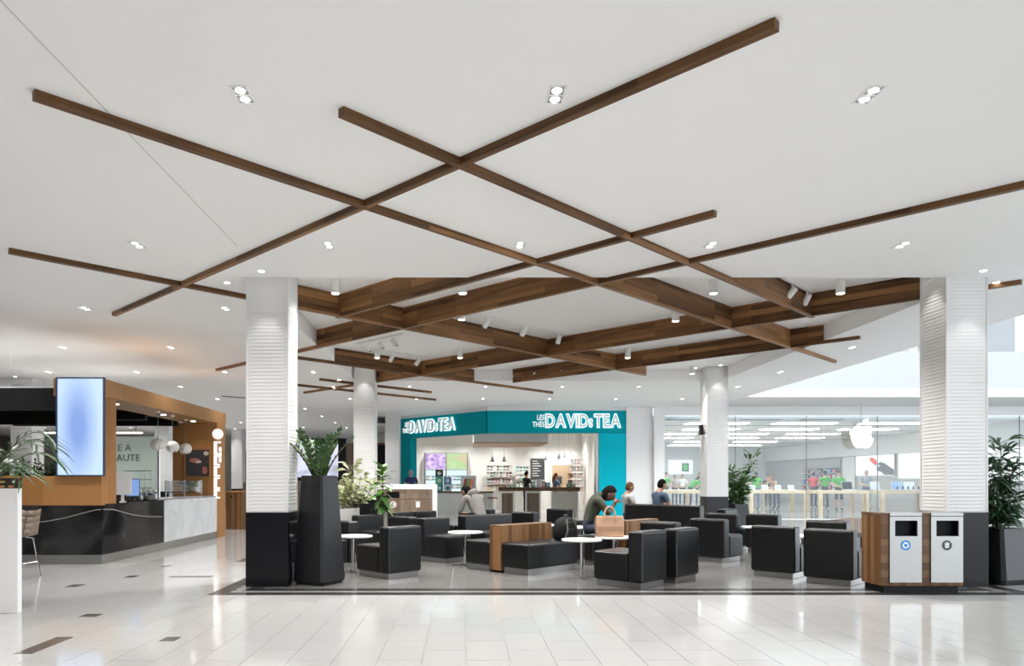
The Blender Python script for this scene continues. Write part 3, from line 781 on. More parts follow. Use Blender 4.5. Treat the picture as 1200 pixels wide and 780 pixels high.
# slim-leaved shrubs and trees
def shrub(name, label, loc, stems, leaf, m, L, W, seed, droop=0.25, per=26, spread=0.3, start=0.25, cat='plant', stem_m=None, rad=0.012, lean=(0, 0)):
    """stems: list of (dx, dy, height)"""
    rn = random.Random(seed); o = thing(name, label, cat, loc)
    for dx, dy, h in stems:
        b = Vector((dx * 0.25, dy * 0.25, 0)); t_ = Vector((dx + lean[0], dy + lean[1], h))
        P = [b.lerp(t_, i / 8) + Vector((rn.uniform(-.02, .02), rn.uniform(-.02, .02), 0)) for i in range(9)]
        st = MB().tube(P, [rad * (1 - 0.6 * i / 8) for i in range(9)], 6).build('stem', stem_m or STEM, o)
        fo = MB()
        for k in range(per):
            t = start + (1 - start) * (k + rn.random()) / per; i = min(int(t * 8), 7)
            p = P[i].lerp(P[i + 1], t * 8 - i); az = rn.uniform(0, 2 * PI); el = rn.uniform(-0.2, 0.9) + 0.4 * (t > 0.85)
            r_ = rn.random() * spread
            q = p + Vector((math.cos(az), math.sin(az), 0.5)) * r_
            if r_ > 0.06: fo.tube([p, q], 0.003, 3)
            leaf_mb(fo, q, (math.cos(az) * math.cos(el), math.sin(az) * math.cos(el), math.sin(el)), (rn.uniform(-.8, .8), rn.uniform(-1.2, .2), 1), L * rn.uniform(0.7, 1.2), W * rn.uniform(0.8, 1.2), 0.3, droop)
        f = fo.build('foliage', m, o); f['kind'] = 'stuff'
    return o
shrub('dracaena_tree', 'leafy green dracaena in the wide planter at the right picture edge', (6.83, 9.35, 0.64),
      [(0.05, 0.0, 1.15), (-0.12, 0.05, 0.9), (0.2, -0.05, 0.85), (0.02, 0.1, 0.6), (-0.05, -0.1, 0.35)], None, LEAF_D, 0.24, 0.036, 3, 0.5, 130, 0.10, 0.15, 'tree', BARK, 0.014)
shrub('bushy_tree', 'bushy green potted tree right of the far right pillar', (6.85, 18.3, 0.66),
      [(-0.1, 0.0, 0.95), (0.38, 0.0, 1.3), (-0.3, 0.1, 0.75), (0.15, 0.1, 0.8), (0.0, -0.15, 0.6)], None, LEAF, 0.19, 0.07, 4, 0.2, 95, 0.17, 0.02, 'tree', BARK, 0.015)
# centre-left plants behind the seating
o = thing('planter', 'pale grey planter box holding the cream variegated plant', 'planter', (-2.25, 13.9, 0))
def vbox(o, w, d, h, m, soil=True):
    t = 0.02
    MB().box(-w, w, -d, -d + t, 0, h).build('side_panel', m, o); MB().box(-w, w, d - t, d, 0, h).build('side_panel', m, o)
    MB().box(-w, -w + t, -d + t, d - t, 0, h).build('side_panel', m, o); MB().box(w - t, w, -d + t, d - t, 0, h).build('side_panel', m, o)
    MB().box(-w + t, w - t, -d + t, d - t, 0, h - 0.04).build('soil', SOIL, o)
vbox(o, 0.24, 0.2, 0.78, mat('pale_stone', (0.55, 0.54, 0.52), 0.6, var=0.05))
shrub('variegated_plant', 'cream and green variegated plant behind the left round table', (-2.2, 13.9, 0.74),
      [(0.1, -0.05, 0.85), (-0.2, 0.0, 0.45), (-0.35, 0.05, 0.35), (0.25, 0.0, 0.6), (0.05, -0.1, 0.5), (0.55, 0.0, 0.5)], None, LEAF_V, 0.17, 0.085, 8, 0.3, 40, 0.13, 0.2)
o = thing('planter', 'slim grey-brown planter column holding the fiddle-leaf plant', 'planter', (-1.48, 13.35, 0))
vbox(o, 0.085, 0.085, 0.74, mat('grey_brown_stone', (0.30, 0.28, 0.25), 0.6, var=0.15, scale=20, stretch=(4, 4, 0.4)))
fl = thing('fiddle_leaf_plant', 'bright green broad-leaved plant in the slim planter', 'plant', (-1.48, 13.35, 0.70))
fm1 = leaf_mesh('leaf', 0.26, 0.14, LEAF_L, 0.2, 0.45); fm2 = leaf_mesh('leaf', 0.26, 0.14, LEAF, 0.2, 0.45)
st = MB().tube([(0, 0, 0), (0.01, 0, 0.35), (0.0, 0, 0.8)], [0.014, 0.011, 0.007], 6).build('stem', STEM, fl)
rn = random.Random(11)
for k in range(34):
    t = 0.10 + 0.70 * k / 33; az = k * 2.4 + rn.uniform(-.2, .2); el = -0.35 + 1.45 * (k / 33) ** 2 + rn.uniform(-0.2, 0.2)
    place_leaf(fm1 if k > 14 or k % 4 == 0 else fm2, st, Vector((0.0, 0, t)), (math.cos(az) * math.cos(el), math.sin(az) * math.cos(el), math.sin(el)), (0, 0, 1), sc=rn.uniform(0.8, 1.1))

# ------------------------------------------------------------------ walnut twin waste bins at the right
def ring_mb(r0_, r1_, y, n=24):
    mb = MB(); a = [(r0_ * math.cos(2 * PI * i / n), y, r0_ * math.sin(2 * PI * i / n)) for i in range(n)]; b = [(r1_ * math.cos(2 * PI * i / n), y, r1_ * math.sin(2 * PI * i / n)) for i in range(n)]
    for i in range(n):
        j = (i + 1) % n; mb.add([a[i], a[j], b[j], b[i]], [(0, 1, 2, 3)])
    return mb
def disc_mb(r, y, n=24, d=0.002):
    return MB().loft([[(r * math.cos(2 * PI * i / n), y, r * math.sin(2 * PI * i / n)) for i in range(n)], [(r * math.cos(2 * PI * i / n), y + d, r * math.sin(2 * PI * i / n)) for i in range(n)]])
BLUE = mat('icon_blue', (0.01, 0.22, 0.58), 0.4); ICON_W = mat('icon_white', (0.85, 0.85, 0.85), 0.4); ICON_K = mat('icon_charcoal', (0.03, 0.03, 0.035), 0.4)
HOLE = mat('dark_opening', (0.005, 0.005, 0.006), 0.45, spec=0.1)
def waste_bin(x, label, kind, left):
    o = thing('waste_bin', label, 'bin', (x, 8.43, 0)); w = 0.475; D = 0.42
    MB().box(0.04 if left else 0.0, w - (0.0 if left else 0.05), 0.02, D, 0, 0.085).build('plinth', BLACK, o)
    b = MB(); b.box(0, w, 0.012, D, 0.085, 0.12); b.box(0, 0.02, 0.012, D, 0.12, 0.90); b.box(w - 0.012, w, 0.012, D, 0.12, 0.90); b.box(0.02, w - 0.012, D - 0.02, D, 0.12, 0.90)
    b.build('cabinet', WALNUT_V, o)
    MB().box(0.02, 0.09, 0.012, 0.04, 0.12, 0.90).build('front_stile', WALNUT_H, o)
    for k in range(6): MB().box(0.001, 0.088, 0.006, 0.0119, 0.125 + k * 0.13, 0.125 + (k + 1) * 0.13 - 0.003).build('wood_strip', WALNUT_H, o)
    MB().box(-0.004, w + 0.004, 0.0, D + 0.004, 0.90, 0.925).build('top', WALNUT_H, o)
    x0, x1, z0, z1 = 0.092, w - 0.014, 0.125, 0.885
    hx0, hx1, hz0, hz1 = x0 + 0.06, x1 - 0.05, 0.66, 0.84
    d = MB(); d.box(x0, x1, -0.012, 0.012, z0, hz0); d.box(x0, x1, -0.012, 0.012, hz1, z1); d.box(x0, hx0, -0.012, 0.012, hz0, hz1); d.box(hx1, x1, -0.012, 0.012, hz0, hz1)
    door = d.build('door', SATIN, o)
    MB().box(x0, x1, -0.014, 0.30, 0.893, 0.928).build('steel_lid', SATIN, o)
    MB().box(hx0, hx1, 0.07, 0.075, hz0, hz1).build('flap', HOLE, o)
    m = MB(); m.box(hx0, hx0 + 0.003, 0.012, 0.07, hz0, hz1); m.box(hx1 - 0.003, hx1, 0.012, 0.07, hz0, hz1); m.box(hx0, hx1, 0.012, 0.07, hz1, hz1 + 0.003); m.box(hx0, hx1, 0.012, 0.07, hz0 - 0.003, hz0)
    m.build('opening_liner', HOLE, o)
    cx_, cz_ = (x0 + x1) / 2 - 0.004, 0.555
    ic = disc_mb(0.058, -0.0145).build('icon_disc', BLUE if kind else ICON_K, door, loc=(cx_, 0, cz_))
    if kind:
        for q in range(3):      # three chasing arrows
            a0 = 2 * PI * q / 3 + 0.35
            m = MB(); pts = [(0.03 * math.cos(a0 + t * 1.5 / 4), 0.03 * math.sin(a0 + t * 1.5 / 4)) for t in range(5)]
            for i in range(4):
                (xa, za), (xb, zb) = pts[i], pts[i + 1]; k1, k2 = 1.22, 0.72
                m.add([(xa * k1, -0.0155, za * k1), (xb * k1, -0.0155, zb * k1), (xb * k2, -0.0155, zb * k2), (xa * k2, -0.0155, za * k2)], [(0, 1, 2, 3)])
            a1 = a0 + 1.5; e = (math.cos(a1), math.sin(a1)); tn = (-e[1], e[0])
            m.add([(e[0] * 0.016, -0.0155, e[1] * 0.016), (e[0] * 0.043, -0.0155, e[1] * 0.043), (e[0] * 0.03 + tn[0] * 0.018, -0.0155, e[1] * 0.03 + tn[1] * 0.018)], [(0, 1, 2)])
            m.build('recycling_arrow', ICON_W, door, loc=(cx_, 0, cz_))
    else:
        MB().prism([(-0.02, -0.03), (0.02, -0.03), (0.024, 0.018), (-0.024, 0.018)], 0, 0.001).xform(Matrix(((1, 0, 0, 0), (0, 0, 1, -0.0155), (0, 1, 0, 0), (0, 0, 0, 1)))).build('trash_can_mark', ICON_W, door, loc=(cx_, 0, cz_))
        MB().box(-0.028, 0.028, -0.0155, -0.0145, 0.022, 0.029).build('trash_lid_mark', ICON_W, door, loc=(cx_, 0, cz_))
        MB().box(-0.01, 0.01, -0.0155, -0.0145, 0.03, 0.036).build('trash_knob_mark', ICON_W, door, loc=(cx_, 0, cz_))
        for q in (-0.009, 0.009): MB().box(q - 0.002, q + 0.002, -0.0165, -0.0155, -0.022, 0.012).build('trash_line_mark', ICON_K, door, loc=(cx_, 0, cz_))
waste_bin(4.83, 'walnut and steel waste bin with blue recycling disc', True, True)
waste_bin(5.306, 'walnut and steel waste bin with charcoal trash-can disc', False, False)
# walnut waste station behind the seating
o = thing('waste_station', 'white-framed walnut waste station with slot, under the left tea shop sign', 'bin', (-2.05, 17.2, 0))
WS = 1.32
MB().box(0, WS, 0.0, 0.5, 1.10, 1.215).build('top', WALL_WHITE, o); MB().box(WS, WS + 0.1, 0, 0.5, 0, 1.215).build('end_panel', WALL_WHITE, o)
MB().box(0.03, WS, 0.03, 0.5, 0.0, 1.10).build('carcass', WALL_WHITE, o)
for k in range(2):
    x0 = 0.04 + k * 0.64
    dr = MB().box(x0, x0 + 0.63, 0.0, 0.03, 0.1, 0.86).build('door', GREYWOOD, o)
    MB().box(x0, x0 + 0.63, 0.0, 0.03, 0.87, 1.09).build('upper_panel', GREYWOOD, o)
    if k == 0:
        MB().box(x0 + 0.2, x0 + 0.5, -0.006, 0.0, 0.9, 1.04).build('slot', HOLE, o)
        ring_mb(0.055, 0.075, -0.004, 20).build('recycling_ring', ICON_W, dr, loc=(x0 + 0.36, 0, 0.74))
        MB().box(-0.01, 0.04, -0.005, -0.003, -0.03, 0.03).build('recycling_arrow', ICON_W, dr, loc=(x0 + 0.36, 0, 0.74))
    else:
        MB().box(-0.045, 0.045, -0.005, -0.002, -0.07, 0.05).build('trash_can_mark', ICON_W, dr, loc=(x0 + 0.3, 0, 0.74))
        MB().box(-0.06, 0.06, -0.005, -0.002, 0.06, 0.075).build('trash_lid_mark', ICON_W, dr, loc=(x0 + 0.3, 0, 0.74))
        MB().tube([(x0 + 0.52, -0.02, 0.98), (x0 + 0.52, -0.02, 1.08)], 0.01, 6).build('handle', CHROME, o)
# ------------------------------------------------------------------ coffee kiosk at the left
KX, KY0, KY1 = -5.62, 11.34, 17.1
VEINB = marble('black_marble', (0.010, 0.010, 0.011), (0.035, 0.035, 0.036), 0.8, 0.07)
WMARB = marble('white_marble', (0.60, 0.61, 0.63), (0.52, 0.535, 0.56), 1.3, 0.15)
k = thing('coffee_kiosk', 'oak and black marble coffee kiosk with lit blue panel on its corner', 'kiosk')
MB().box(-10.5, KX - 0.0, KY0, KY0 + 0.6, 0, 0.145).build('plinth', STEEL, k); MB().box(KX - 0.6, KX, KY0 + 0.6, 17.2, 0, 0.145).build('plinth', STEEL, k)
for i in range(4):
    x1 = KX - 1.15 * i
    fp = MB().box(x1 - 1.147, x1, KY0 - 0.004, KY0 + 0.03, 0.148, 0.915).build('front_panel', VEINB, k)
MB().box(-10.5, KX - 0.01, KY0 + 0.03, KY0 + 0.6, 0.145, 0.9).build('front_carcass', BLACK, k)
MB().box(KX - 0.6, KX - 0.03, KY0 + 0.6, 16.6, 0.145, 0.9).build('side_carcass', BLACK, k)
for y0, y1 in ((KY0 + 0.03, 12.5), (12.503, 13.68)):
    MB().box(KX - 0.03, KX + 0.004, y0, y1, 0.148, 0.915).build('side_panel', VEINB, k)
MB().box(KX - 0.05, KX + 0.012, 13.69, 16.6, 0.148, 0.955).build('marble_panel', WMARB, k)
MB().box(KX - 0.62, KX + 0.012, 13.69, 16.6, 0.94, 0.96).build('marble_top', WMARB, k)
MB().box(KX - 0.62, KX + 0.006, KY0 + 0.1, 13.69, 0.915, 0.935).build('counter_top', VEINB, k)
VEIN = mat('pale_vein', (0.30, 0.29, 0.27), 0.3, var=0.2, scale=12)
def vein(pts, frm):
    m = MB()
    for (a, za), (b, zb) in zip(pts, pts[1:]):
        w = 0.006
        m.quad(frm(a, za - w), frm(b, zb - w), frm(b, zb + w), frm(a, za + w))
    return m
vein([(-7.3, 0.62), (-6.9, 0.645), (-6.5, 0.665), (-6.2, 0.72), (-5.9, 0.80), (-5.72, 0.845), (KX, 0.855)], lambda a, z: (a, KY0 - 0.0055, z)).build('marble_vein', VEIN, k)
vein([(KY0 + 0.03, 0.855), (11.7, 0.84), (12.0, 0.79), (12.4, 0.72), (13.0, 0.66), (13.6, 0.63)], lambda a, z: (KX + 0.0055, a, z)).build('marble_vein', VEIN, k)
for i in range(3):
    x1 = KX - 0.0 - 1.55 * i
    MB().box(x1 - 1.547, x1, KY0 - 0.008, KY0 + 0.25, 0.917, 1.375).build('oak_panel', OAK, k)
MB().box(-10.5, KX - 0.02, KY0 + 0.01, KY0 + 0.26, 1.36, 1.372).build('ledge', OAK, k)
MB().box(KX - 0.2, KX + 0.006, KY0 + 0.25, KY0 + 0.46, 0.935, 2.615).build('corner_post', OAK, k)
MB().box(KX - 0.2, KX + 0.006, KY0, KY0 + 0.25, 1.376, 2.615).build('corner_post', OAK, k)
MB().box(KX - 0.75, KX + 0.006, KY0, 17.25, 2.62, 2.89).build('header', OAK_Y, k)
MB().box(KX - 0.18, KX + 0.006, 16.62, 17.2, 0.0, 2.62).build('end_post', OAK, k)
MB().box(-6.62, KX - 0.18, 16.62, 16.72, 0.2, 2.62).build('back_panel', OAK, k)
MB().box(-10.5, KX - 0.75, KY0 + 0.3, 17.2, 2.70, 2.78).build('canopy', BLACK, k)
MB().box(-10.5, KX - 0.75, KY0 + 0.3, 17.2, 2.781, 2.80).build('added_bounce_board', WALL_WHITE, k)  # unseen white board added to bounce lamp light onto the ceiling
MB().box(-10.5, -6.32, KY0 + 0.25, KY0 + 0.35, 2.42, 2.76).build('canopy_fascia', BLACK, k)
MB().box(-10.5, -6.3, KY0 + 1.6, KY0 + 1.7, 2.30, 2.70).build('canopy_fascia', BLACK, k)
for y in (13.0, 14.6, 16.2): MB().box(-10.0, KX - 0.75, y, y + 0.12, 2.52, 2.70).build('canopy_rib', BLACK, k)
for i, y in enumerate((12.6, 14.6, 16.2)):
    m = MB().lathe([(0.05, -0.006), (0.05, 0)], 14).build('soffit_lamp', LAMP, k, loc=(KX - 0.38, y, 2.62))
    spot_light(k, (KX - 0.38, y, 2.6), 12, 110)
# blue light box (a lit screen showing a soft gradient)
def screen_mat(name, edge, mid, strength, sx_=0.37, sz_=0.75):
    m, nt, p = new_mat(name); N = nt.nodes; L = nt.links
    tc = N.new('ShaderNodeTexCoord'); mp = N.new('ShaderNodeMapping'); mp.inputs['Scale'].default_value = (1 / sx_, 0.0, 1 / sz_); mp.inputs['Location'].default_value = (0.12, 0, 0)
    gr = N.new('ShaderNodeTexGradient'); gr.gradient_type = 'SPHERICAL'
    L.new(tc.outputs['Object'], mp.inputs[0]); L.new(mp.outputs[0], gr.inputs[0])
    cr = N.new('ShaderNodeValToRGB'); cr.color_ramp.elements[0].color = (*edge, 1); cr.color_ramp.elements[1].color = (*mid, 1); cr.color_ramp.elements[1].position = 0.75
    L.new(gr.outputs[0], cr.inputs[0]); L.new(cr.outputs[0], p.inputs['Emission Color']); p.inputs['Emission Strength'].default_value = strength
    p.inputs['Base Color'].default_value = (0.02, 0.02, 0.02, 1)
    return m
o = thing('light_box', 'tall glowing blue light box on the kiosk corner', 'light box', (-5.935, KY0 - 0.02, 2.135))
MB().box(-0.355, 0.355, -0.008, 0, -0.745, 0.745).build('glowing_panel', screen_mat('blue_panel', (0.50, 0.66, 0.90), (0.20, 0.32, 0.66), 0.66, 0.34, 0.95), o)
for x0, x1, z0, z1 in ((-0.375, 0.375, 0.745, 0.765), (-0.375, 0.375, -0.765, -0.745), (-0.375, -0.355, -0.745, 0.745), (0.355, 0.375, -0.745, 0.745)):
    MB().box(x0, x1, -0.03, 0.016, z0, z1).build('frame', mat('navy_frame', (0.03, 0.04, 0.08), 0.4), o)
MB().box(-0.355, 0.17, 0, 0.016, -0.745, 0.745).build('back_plate', BLACK, o)
# vertical lit sign on the end post
SIGN_W = emit('sign_white', (1.0, 0.98, 0.97), 0.8, False)
SIGN_EDGE = mat('sign_grey', (0.35, 0.35, 0.35), 0.5)
o = thing('blade_sign', 'vertical white glowing sign with round emblem on the kiosk end post', 'sign', (-5.58, 16.55, 0))
disc_mb(0.115, 0.0, 28, 0.05).build('emblem_disc', SIGN_W, o, loc=(0, 0, 2.36)); ring_mb(0.085, 0.1, -0.003, 26).build('emblem_ring', SIGN_EDGE, o, loc=(0, 0, 2.36))
for q in range(3):
    ring_mb(0.018, 0.026, -0.003, 14).build('emblem_petal', SIGN_EDGE, o, loc=(0.04 * math.cos(q * 2.09 + 0.5), 0, 2.36 + 0.04 * math.sin(q * 2.09 + 0.5)))
zz_ = 2.19
for x0, x1, h in ((-0.08, 0.02, 0.30), (-0.08, 0.0, 0.22), (-0.08, 0.0, 0.24), (-0.08, 0.0, 0.26), (-0.08, 0.0, 0.2)):
    m = MB(); m.box(x0, x0 + 0.055, 0, 0.05, zz_ - h, zz_); m.box(x0, x1 + 0.045, 0, 0.05, zz_ - 0.035, zz_); m.box(x0, x1 + 0.045, 0, 0.05, zz_ - h, zz_ - h + 0.035)
    m.build('letter', SIGN_W, o); zz_ -= h + 0.018
for q in range(3): MB().box(0.035, 0.075, 0.0, 0.05, 1.96 - 0.12 * q, 2.06 - 0.12 * q).build('small_letter', SIGN_W, o)
# framed picture
PIC_D = mat('picture_dark', (0.05, 0.045, 0.045), 0.4, var=0.4, scale=4); PIC_R = mat('picture_red', (0.42, 0.14, 0.10), 0.5, var=0.4, scale=8); PIC_W = mat('picture_pale', (0.6, 0.52, 0.45), 0.5, var=0.3, scale=8)
o = thing('framed_picture', 'framed dark food picture on the oak kiosk panel', 'picture', (-6.05, 16.61, 1.70))
MB().box(-0.27, 0.27, -0.02, 0, -0.30, 0.30).build('canvas', PIC_D, o)
for x0, x1, z0, z1 in ((-0.30, 0.30, 0.30, 0.33), (-0.30, 0.30, -0.33, -0.30), (-0.30, -0.27, -0.30, 0.30), (0.27, 0.30, -0.30, 0.30)): MB().box(x0, x1, -0.035, 0, z0, z1).build('frame', OAK, o)
MB().ball((-0.06, -0.0215, 0.06), (0.12, 0.002, 0.055), 14, 6).build('printed_shape', PIC_R, o); MB().ball((0.02, -0.022, 0.03), (0.08, 0.002, 0.03), 14, 6).build('printed_shape', PIC_W, o)
MB().ball((0.17, -0.0215, -0.16), (0.06, 0.002, 0.09), 12, 6).build('printed_shape', PIC_R, o); MB().ball((0.2, -0.0215, 0.22), (0.06, 0.002, 0.05), 12, 6).build('printed_shape', PIC_W, o)
# three petal pendants
PET = emit('petal_shade', (1.0, 0.93, 0.85), 0.35, True); MATS['petal_shade'].node_tree.nodes['Principled BSDF'].inputs['Base Color'].default_value = (0.8, 0.78, 0.74, 1)
PETB = mat('petal_white', (0.8, 0.78, 0.75), 0.5)
for i, (y, x, lab) in enumerate([(13.9, -5.82, 'nearest'), (14.75, -5.88, 'middle'), (15.7, -5.98, 'farthest')]):
    o = thing('pendant_lamp', f'white petal pendant lamp over the kiosk counter, {lab} of three', 'pendant lamp', (x, y, 1.97), 0, 'petal pendants over the kiosk')
    MB().tube([(0, 0, 0.13), (0, 0, 0.65)], 0.004, 5).build('cord', MIDGREY, o); MB().ball((0, 0, 0), 0.05, 12, 8).build('bulb', PET, o)
    MB().lathe([(0.04, 0.65), (0.04, 0.63), (0.02, 0.62)], 10).build('canopy', PETB, o)
    for q in range(7):
        a = 2 * PI * q / 7; m = MB(); rows_ = []
        for t in range(7):
            th = 0.25 + 2.3 * t / 6; r_ = 0.118 * math.sin(th); z = 0.125 * math.cos(th) + 0.01; w = 0.062 * math.sin(PI * (0.15 + 0.8 * t / 6))
            cxx, cyy = r_ * math.cos(a), r_ * math.sin(a)
            rows_.append([(cxx - w * math.sin(a), cyy + w * math.cos(a), z), (cxx * 1.1, cyy * 1.1, z), (cxx + w * math.sin(a), cyy - w * math.cos(a), z)])
        for r0_, r1_ in zip(rows_, rows_[1:]):
            m.add([r0_[0], r0_[1], r1_[1], r1_[0]], [(0, 1, 2, 3)]); m.add([r0_[1], r0_[2], r1_[2], r1_[1]], [(0, 1, 2, 3)])
        m.build('petal', PETB, o)
# counter things
o = thing('till_screen', 'white-backed till monitor standing behind the kiosk post', 'monitor', (-5.86, 12.55, 0.935), R(20))
MB().box(-0.14, 0.14, -0.02, 0.02, 0.12, 0.5).build('housing', WALL_WHITE, o, bevel=0.008); MB().box(-0.05, 0.05, -0.06, 0.06, 0, 0.015).build('foot', WALL_WHITE, o); MB().box(-0.025, 0.025, -0.015, 0.015, 0.015, 0.13).build('neck', WALL_WHITE, o)
o = thing('till_display', 'small blue till display tilted on the kiosk counter', 'monitor', (-5.85, 12.9, 0.935), R(35))
MB().box(-0.12, 0.12, -0.012, 0.012, 0.08, 0.40).build('housing', mat('navy_plastic', (0.03, 0.06, 0.16), 0.4), o, bevel=0.006); MB().box(-0.105, 0.105, -0.014, -0.012, 0.10, 0.385).build('screen', emit('blue_screen', (0.2, 0.35, 0.7), 0.5), o); MB().box(-0.06, 0.06, -0.06, 0.06, 0, 0.012).build('foot', BLACK, o); MB().box(-0.02, 0.02, -0.01, 0.01, 0.012, 0.09).build('neck', BLACK, o)
JARG = glass_mat('jar_glass', (0.8, 0.84, 0.84), 0.12); JARF = mat('jar_fill', (0.45, 0.40, 0.34), 0.8, var=0.4, scale=30)
for i, (x, y, r_) in enumerate([(-5.9, 13.3, 0.07), (-5.78, 13.45, 0.075), (-5.95, 13.62, 0.07), (-5.76, 13.62, 0.06)]):
    o = thing('cookie_jar', f'small round glass jar on the dark kiosk counter, {ordinal(i)} from the till', 'jar', (x, y, 0.936 if y < 13.68 else 0.961))
    MB().lathe([(r_ * 0.8, 0), (r_, 0.03), (r_, 0.13), (r_ * 0.7, 0.16), (r_ * 0.7, 0.17)], 16).build('body', JARG, o); MB().lathe([(r_ * 0.74, 0.005), (r_ * 0.93, 0.03), (r_ * 0.93, 0.09)], 14).build('contents', JARF, o)
    MB().lathe([(r_ * 0.75, 0.171), (r_ * 0.75, 0.185), (0.015, 0.195), (0.015, 0.215)], 14).build('lid', STEEL, o)
o = thing('sneeze_guard', 'clear glass guard on steel posts at the marble end of the kiosk counter', 'glass guard', (-5.8, 14.2, 0.96))
MB().box(-0.01, 0.01, 0, 2.0, 0.08, 0.34).build('pane', CLEAR, o)
for y in (0.02, 0.98, 1.96): MB().tube([(0, y, 0), (0, y, 0.36)], 0.012, 8).build('post', STEEL, o)
o = thing('back_counter', 'dark back counter inside the kiosk with wire racks', 'counter', (-9.5, 15.2, 0))
MB().box(0, 2.85, 0, 0.6, 0.1, 1.0).build('cabinet', DARKGREY, o); MB().box(-0.02, 2.87, -0.02, 0.62, 1.0, 1.04).build('top', BLACK, o); MB().box(0.05, 2.8, 0.05, 0.55, 0, 0.1).build('plinth', BLACK, o)
MB().box(0.0, 2.3, 0.3, 0.6, 1.04, 1.45).build('shelf_back', BLACK, o)
for q in range(5): MB().box(0.06 + q * 0.56, 0.58 + q * 0.56, -0.02, 0, 0.15, 0.95).build('cabinet_door', GREYWOOD, o)
o = thing('wire_rack', 'steel wire rack with paper trays at the right end of the back counter', 'rack', (-7.1, 15.3, 1.04))
for x in (0, 0.42):
    for y in (0, 0.3): MB().tube([(x, y, 0), (x, y, 0.5)], 0.008, 6).build('post', STEEL, o)
for z in (0.1, 0.28, 0.46):
    MB().box(-0.01, 0.43, -0.01, 0.31, z, z + 0.012).build('shelf', STEEL, o)
o = thing('coffee_machine', 'black espresso machine on the kiosk back counter', 'coffee machine', (-8.0, 15.3, 1.04))
MB().box(0, 0.6, 0, 0.28, 0.22, 0.48).build('body', DARKGREY, o, bevel=0.01); MB().box(0, 0.6, -0.05, 0.28, 0, 0.05).build('drip_tray', STEEL, o); MB().box(0, 0.04, 0.05, 0.28, 0.05, 0.22).build('side', DARKGREY, o); MB().box(0.56, 0.6, 0.05, 0.28, 0.05, 0.22).build('side', DARKGREY, o)
for q in (0.17, 0.42): MB().tube([(q, 0.02, 0.22), (q, 0.02, 0.17), (q, -0.1, 0.16)], 0.02, 8).build('portafilter', BLACK, o)
# shrubs in the kiosk's front trough
for i, (x, s_) in enumerate([(-6.95, 21), (-6.62, 22), (-6.42, 23)]):
    shrub('kiosk_shrub', f'dark small shrub on the oak kiosk ledge, {["left","middle","right"][i]} one', (x, KY0 + 0.13, 1.372), [(rnd.uniform(-.12, .12), rnd.uniform(-.05, .05), rnd.uniform(0.1, 0.28)) for _ in range(6)], None, LEAF_D, 0.075, 0.03, s_, 0.1, 14, 0.04, 0.0, rad=0.006)
# ------------------------------------------------------------------ white pedestal, palm and chair at the picture's left edge
o = thing('partition_panel', 'white partition panel with a dark menu strip at the left picture edge', 'partition', (-5.6, 7.17, 0))
MB().box(0, 1.22, 0, 0.07, 0.0, 1.225).build('body', WALL_WHITE, o, bevel=0.004)
MB().box(0.0, 1.22, 0.0, 0.07, 1.225, 1.325).build('menu_strip', mat('dark_brown', (0.035, 0.025, 0.02), 0.4), o)
for q in range(4): MB().box(0.86 + 0.09 * q, 0.91 + 0.09 * q, -0.0015, 0.0, 1.235, 1.252).build('printed_mark', mat('print_orange', (0.6, 0.25, 0.08), 0.5), o)
disc_mb(0.012, -0.003, 12).build('printed_dot', ICON_W, o, loc=(1.18, 0, 1.29))
for q in range(3): MB().box(0.90 + 0.07 * q, 0.955 + 0.07 * q, -0.0015, 0.0, 1.28, 1.298).build('printed_mark', mat('print_gold', (0.45, 0.38, 0.12), 0.5), o)
pl = thing('areca_palm', 'green palm fronds hanging over the white partition panel', 'plant', (-4.98, 7.62, 0.0))
MB().lathe([(0.16, 0), (0.2, 1.18), (0.18, 1.18), (0.17, 1.08)], 18).build('pot', PLANTER, pl); MB().lathe([(0.17, 1.06), (0.17, 1.12)], 16).build('soil', SOIL, pl)
PZ = 1.12
rn = random.Random(4)
for q in range(11):
    az = [-0.2, 0.35, -0.7, -1.1, 0.9, -1.5, -2.1, 2.0, 3.0, -0.45, 0.1][q]; up = [1.15, 0.95, 0.8, 1.0, 1.2, 0.75, 1.0, 1.0, 0.9, 0.7, 1.3][q]; ln = 0.6 if q != 9 else 0.62
    D = Vector((math.cos(az), math.sin(az), 0)); P = []
    for t in [i / 8 for i in range(9)]:
        P.append(D * (ln * 1.0 * t) + Vector((0, 0, PZ + up * 1.3 * t - 1.2 * (up * 0.55 + 0.15) * t * t)))
    fr = MB().tube(P, [0.007 - 0.0006 * i for i in range(9)], 5).build('frond_stem', STEM, pl)
    lm = MB(); 
    for i in range(2, 9):
        d = (P[i] - P[i - 1]).normalized(); s_ = d.cross(Vector((0, 0, 1))).normalized()
        for w in (-1, 1):
            leaf_mb(lm, P[i], d * 0.8 + s_ * w * 0.7, (0, -0.4, 1), 0.30, 0.03, 0.3, 0.4)
    m = lm.build('leaflets', LEAF if q % 2 else LEAF_D, fr); m['kind'] = 'stuff'
o = thing('side_chair', 'brown shell chair on chrome legs behind the white pedestal', 'chair', (-6.03, 9.75, 0), R(82))
SHELL = mat('taupe_shell', (0.20, 0.15, 0.11), 0.4)
rows_ = []
for t in range(9):
    a = t / 8
    if a < 0.5: yy, z, w = 0.22 - 0.44 * a * 2, 0.57 - 0.02 * math.sin(PI * a * 2), 0.20
    else: b = (a - 0.5) * 2; yy, z, w = -0.22 - 0.07 * b, 0.57 + 0.33 * b, 0.20 - 0.02 * b
    rows_.append([(-w, yy, z + 0.02), (-w * 0.5, yy - 0.012 * (a > 0.5), z), (w * 0.5, yy - 0.012 * (a > 0.5), z), (w, yy, z + 0.02)])
m = MB()
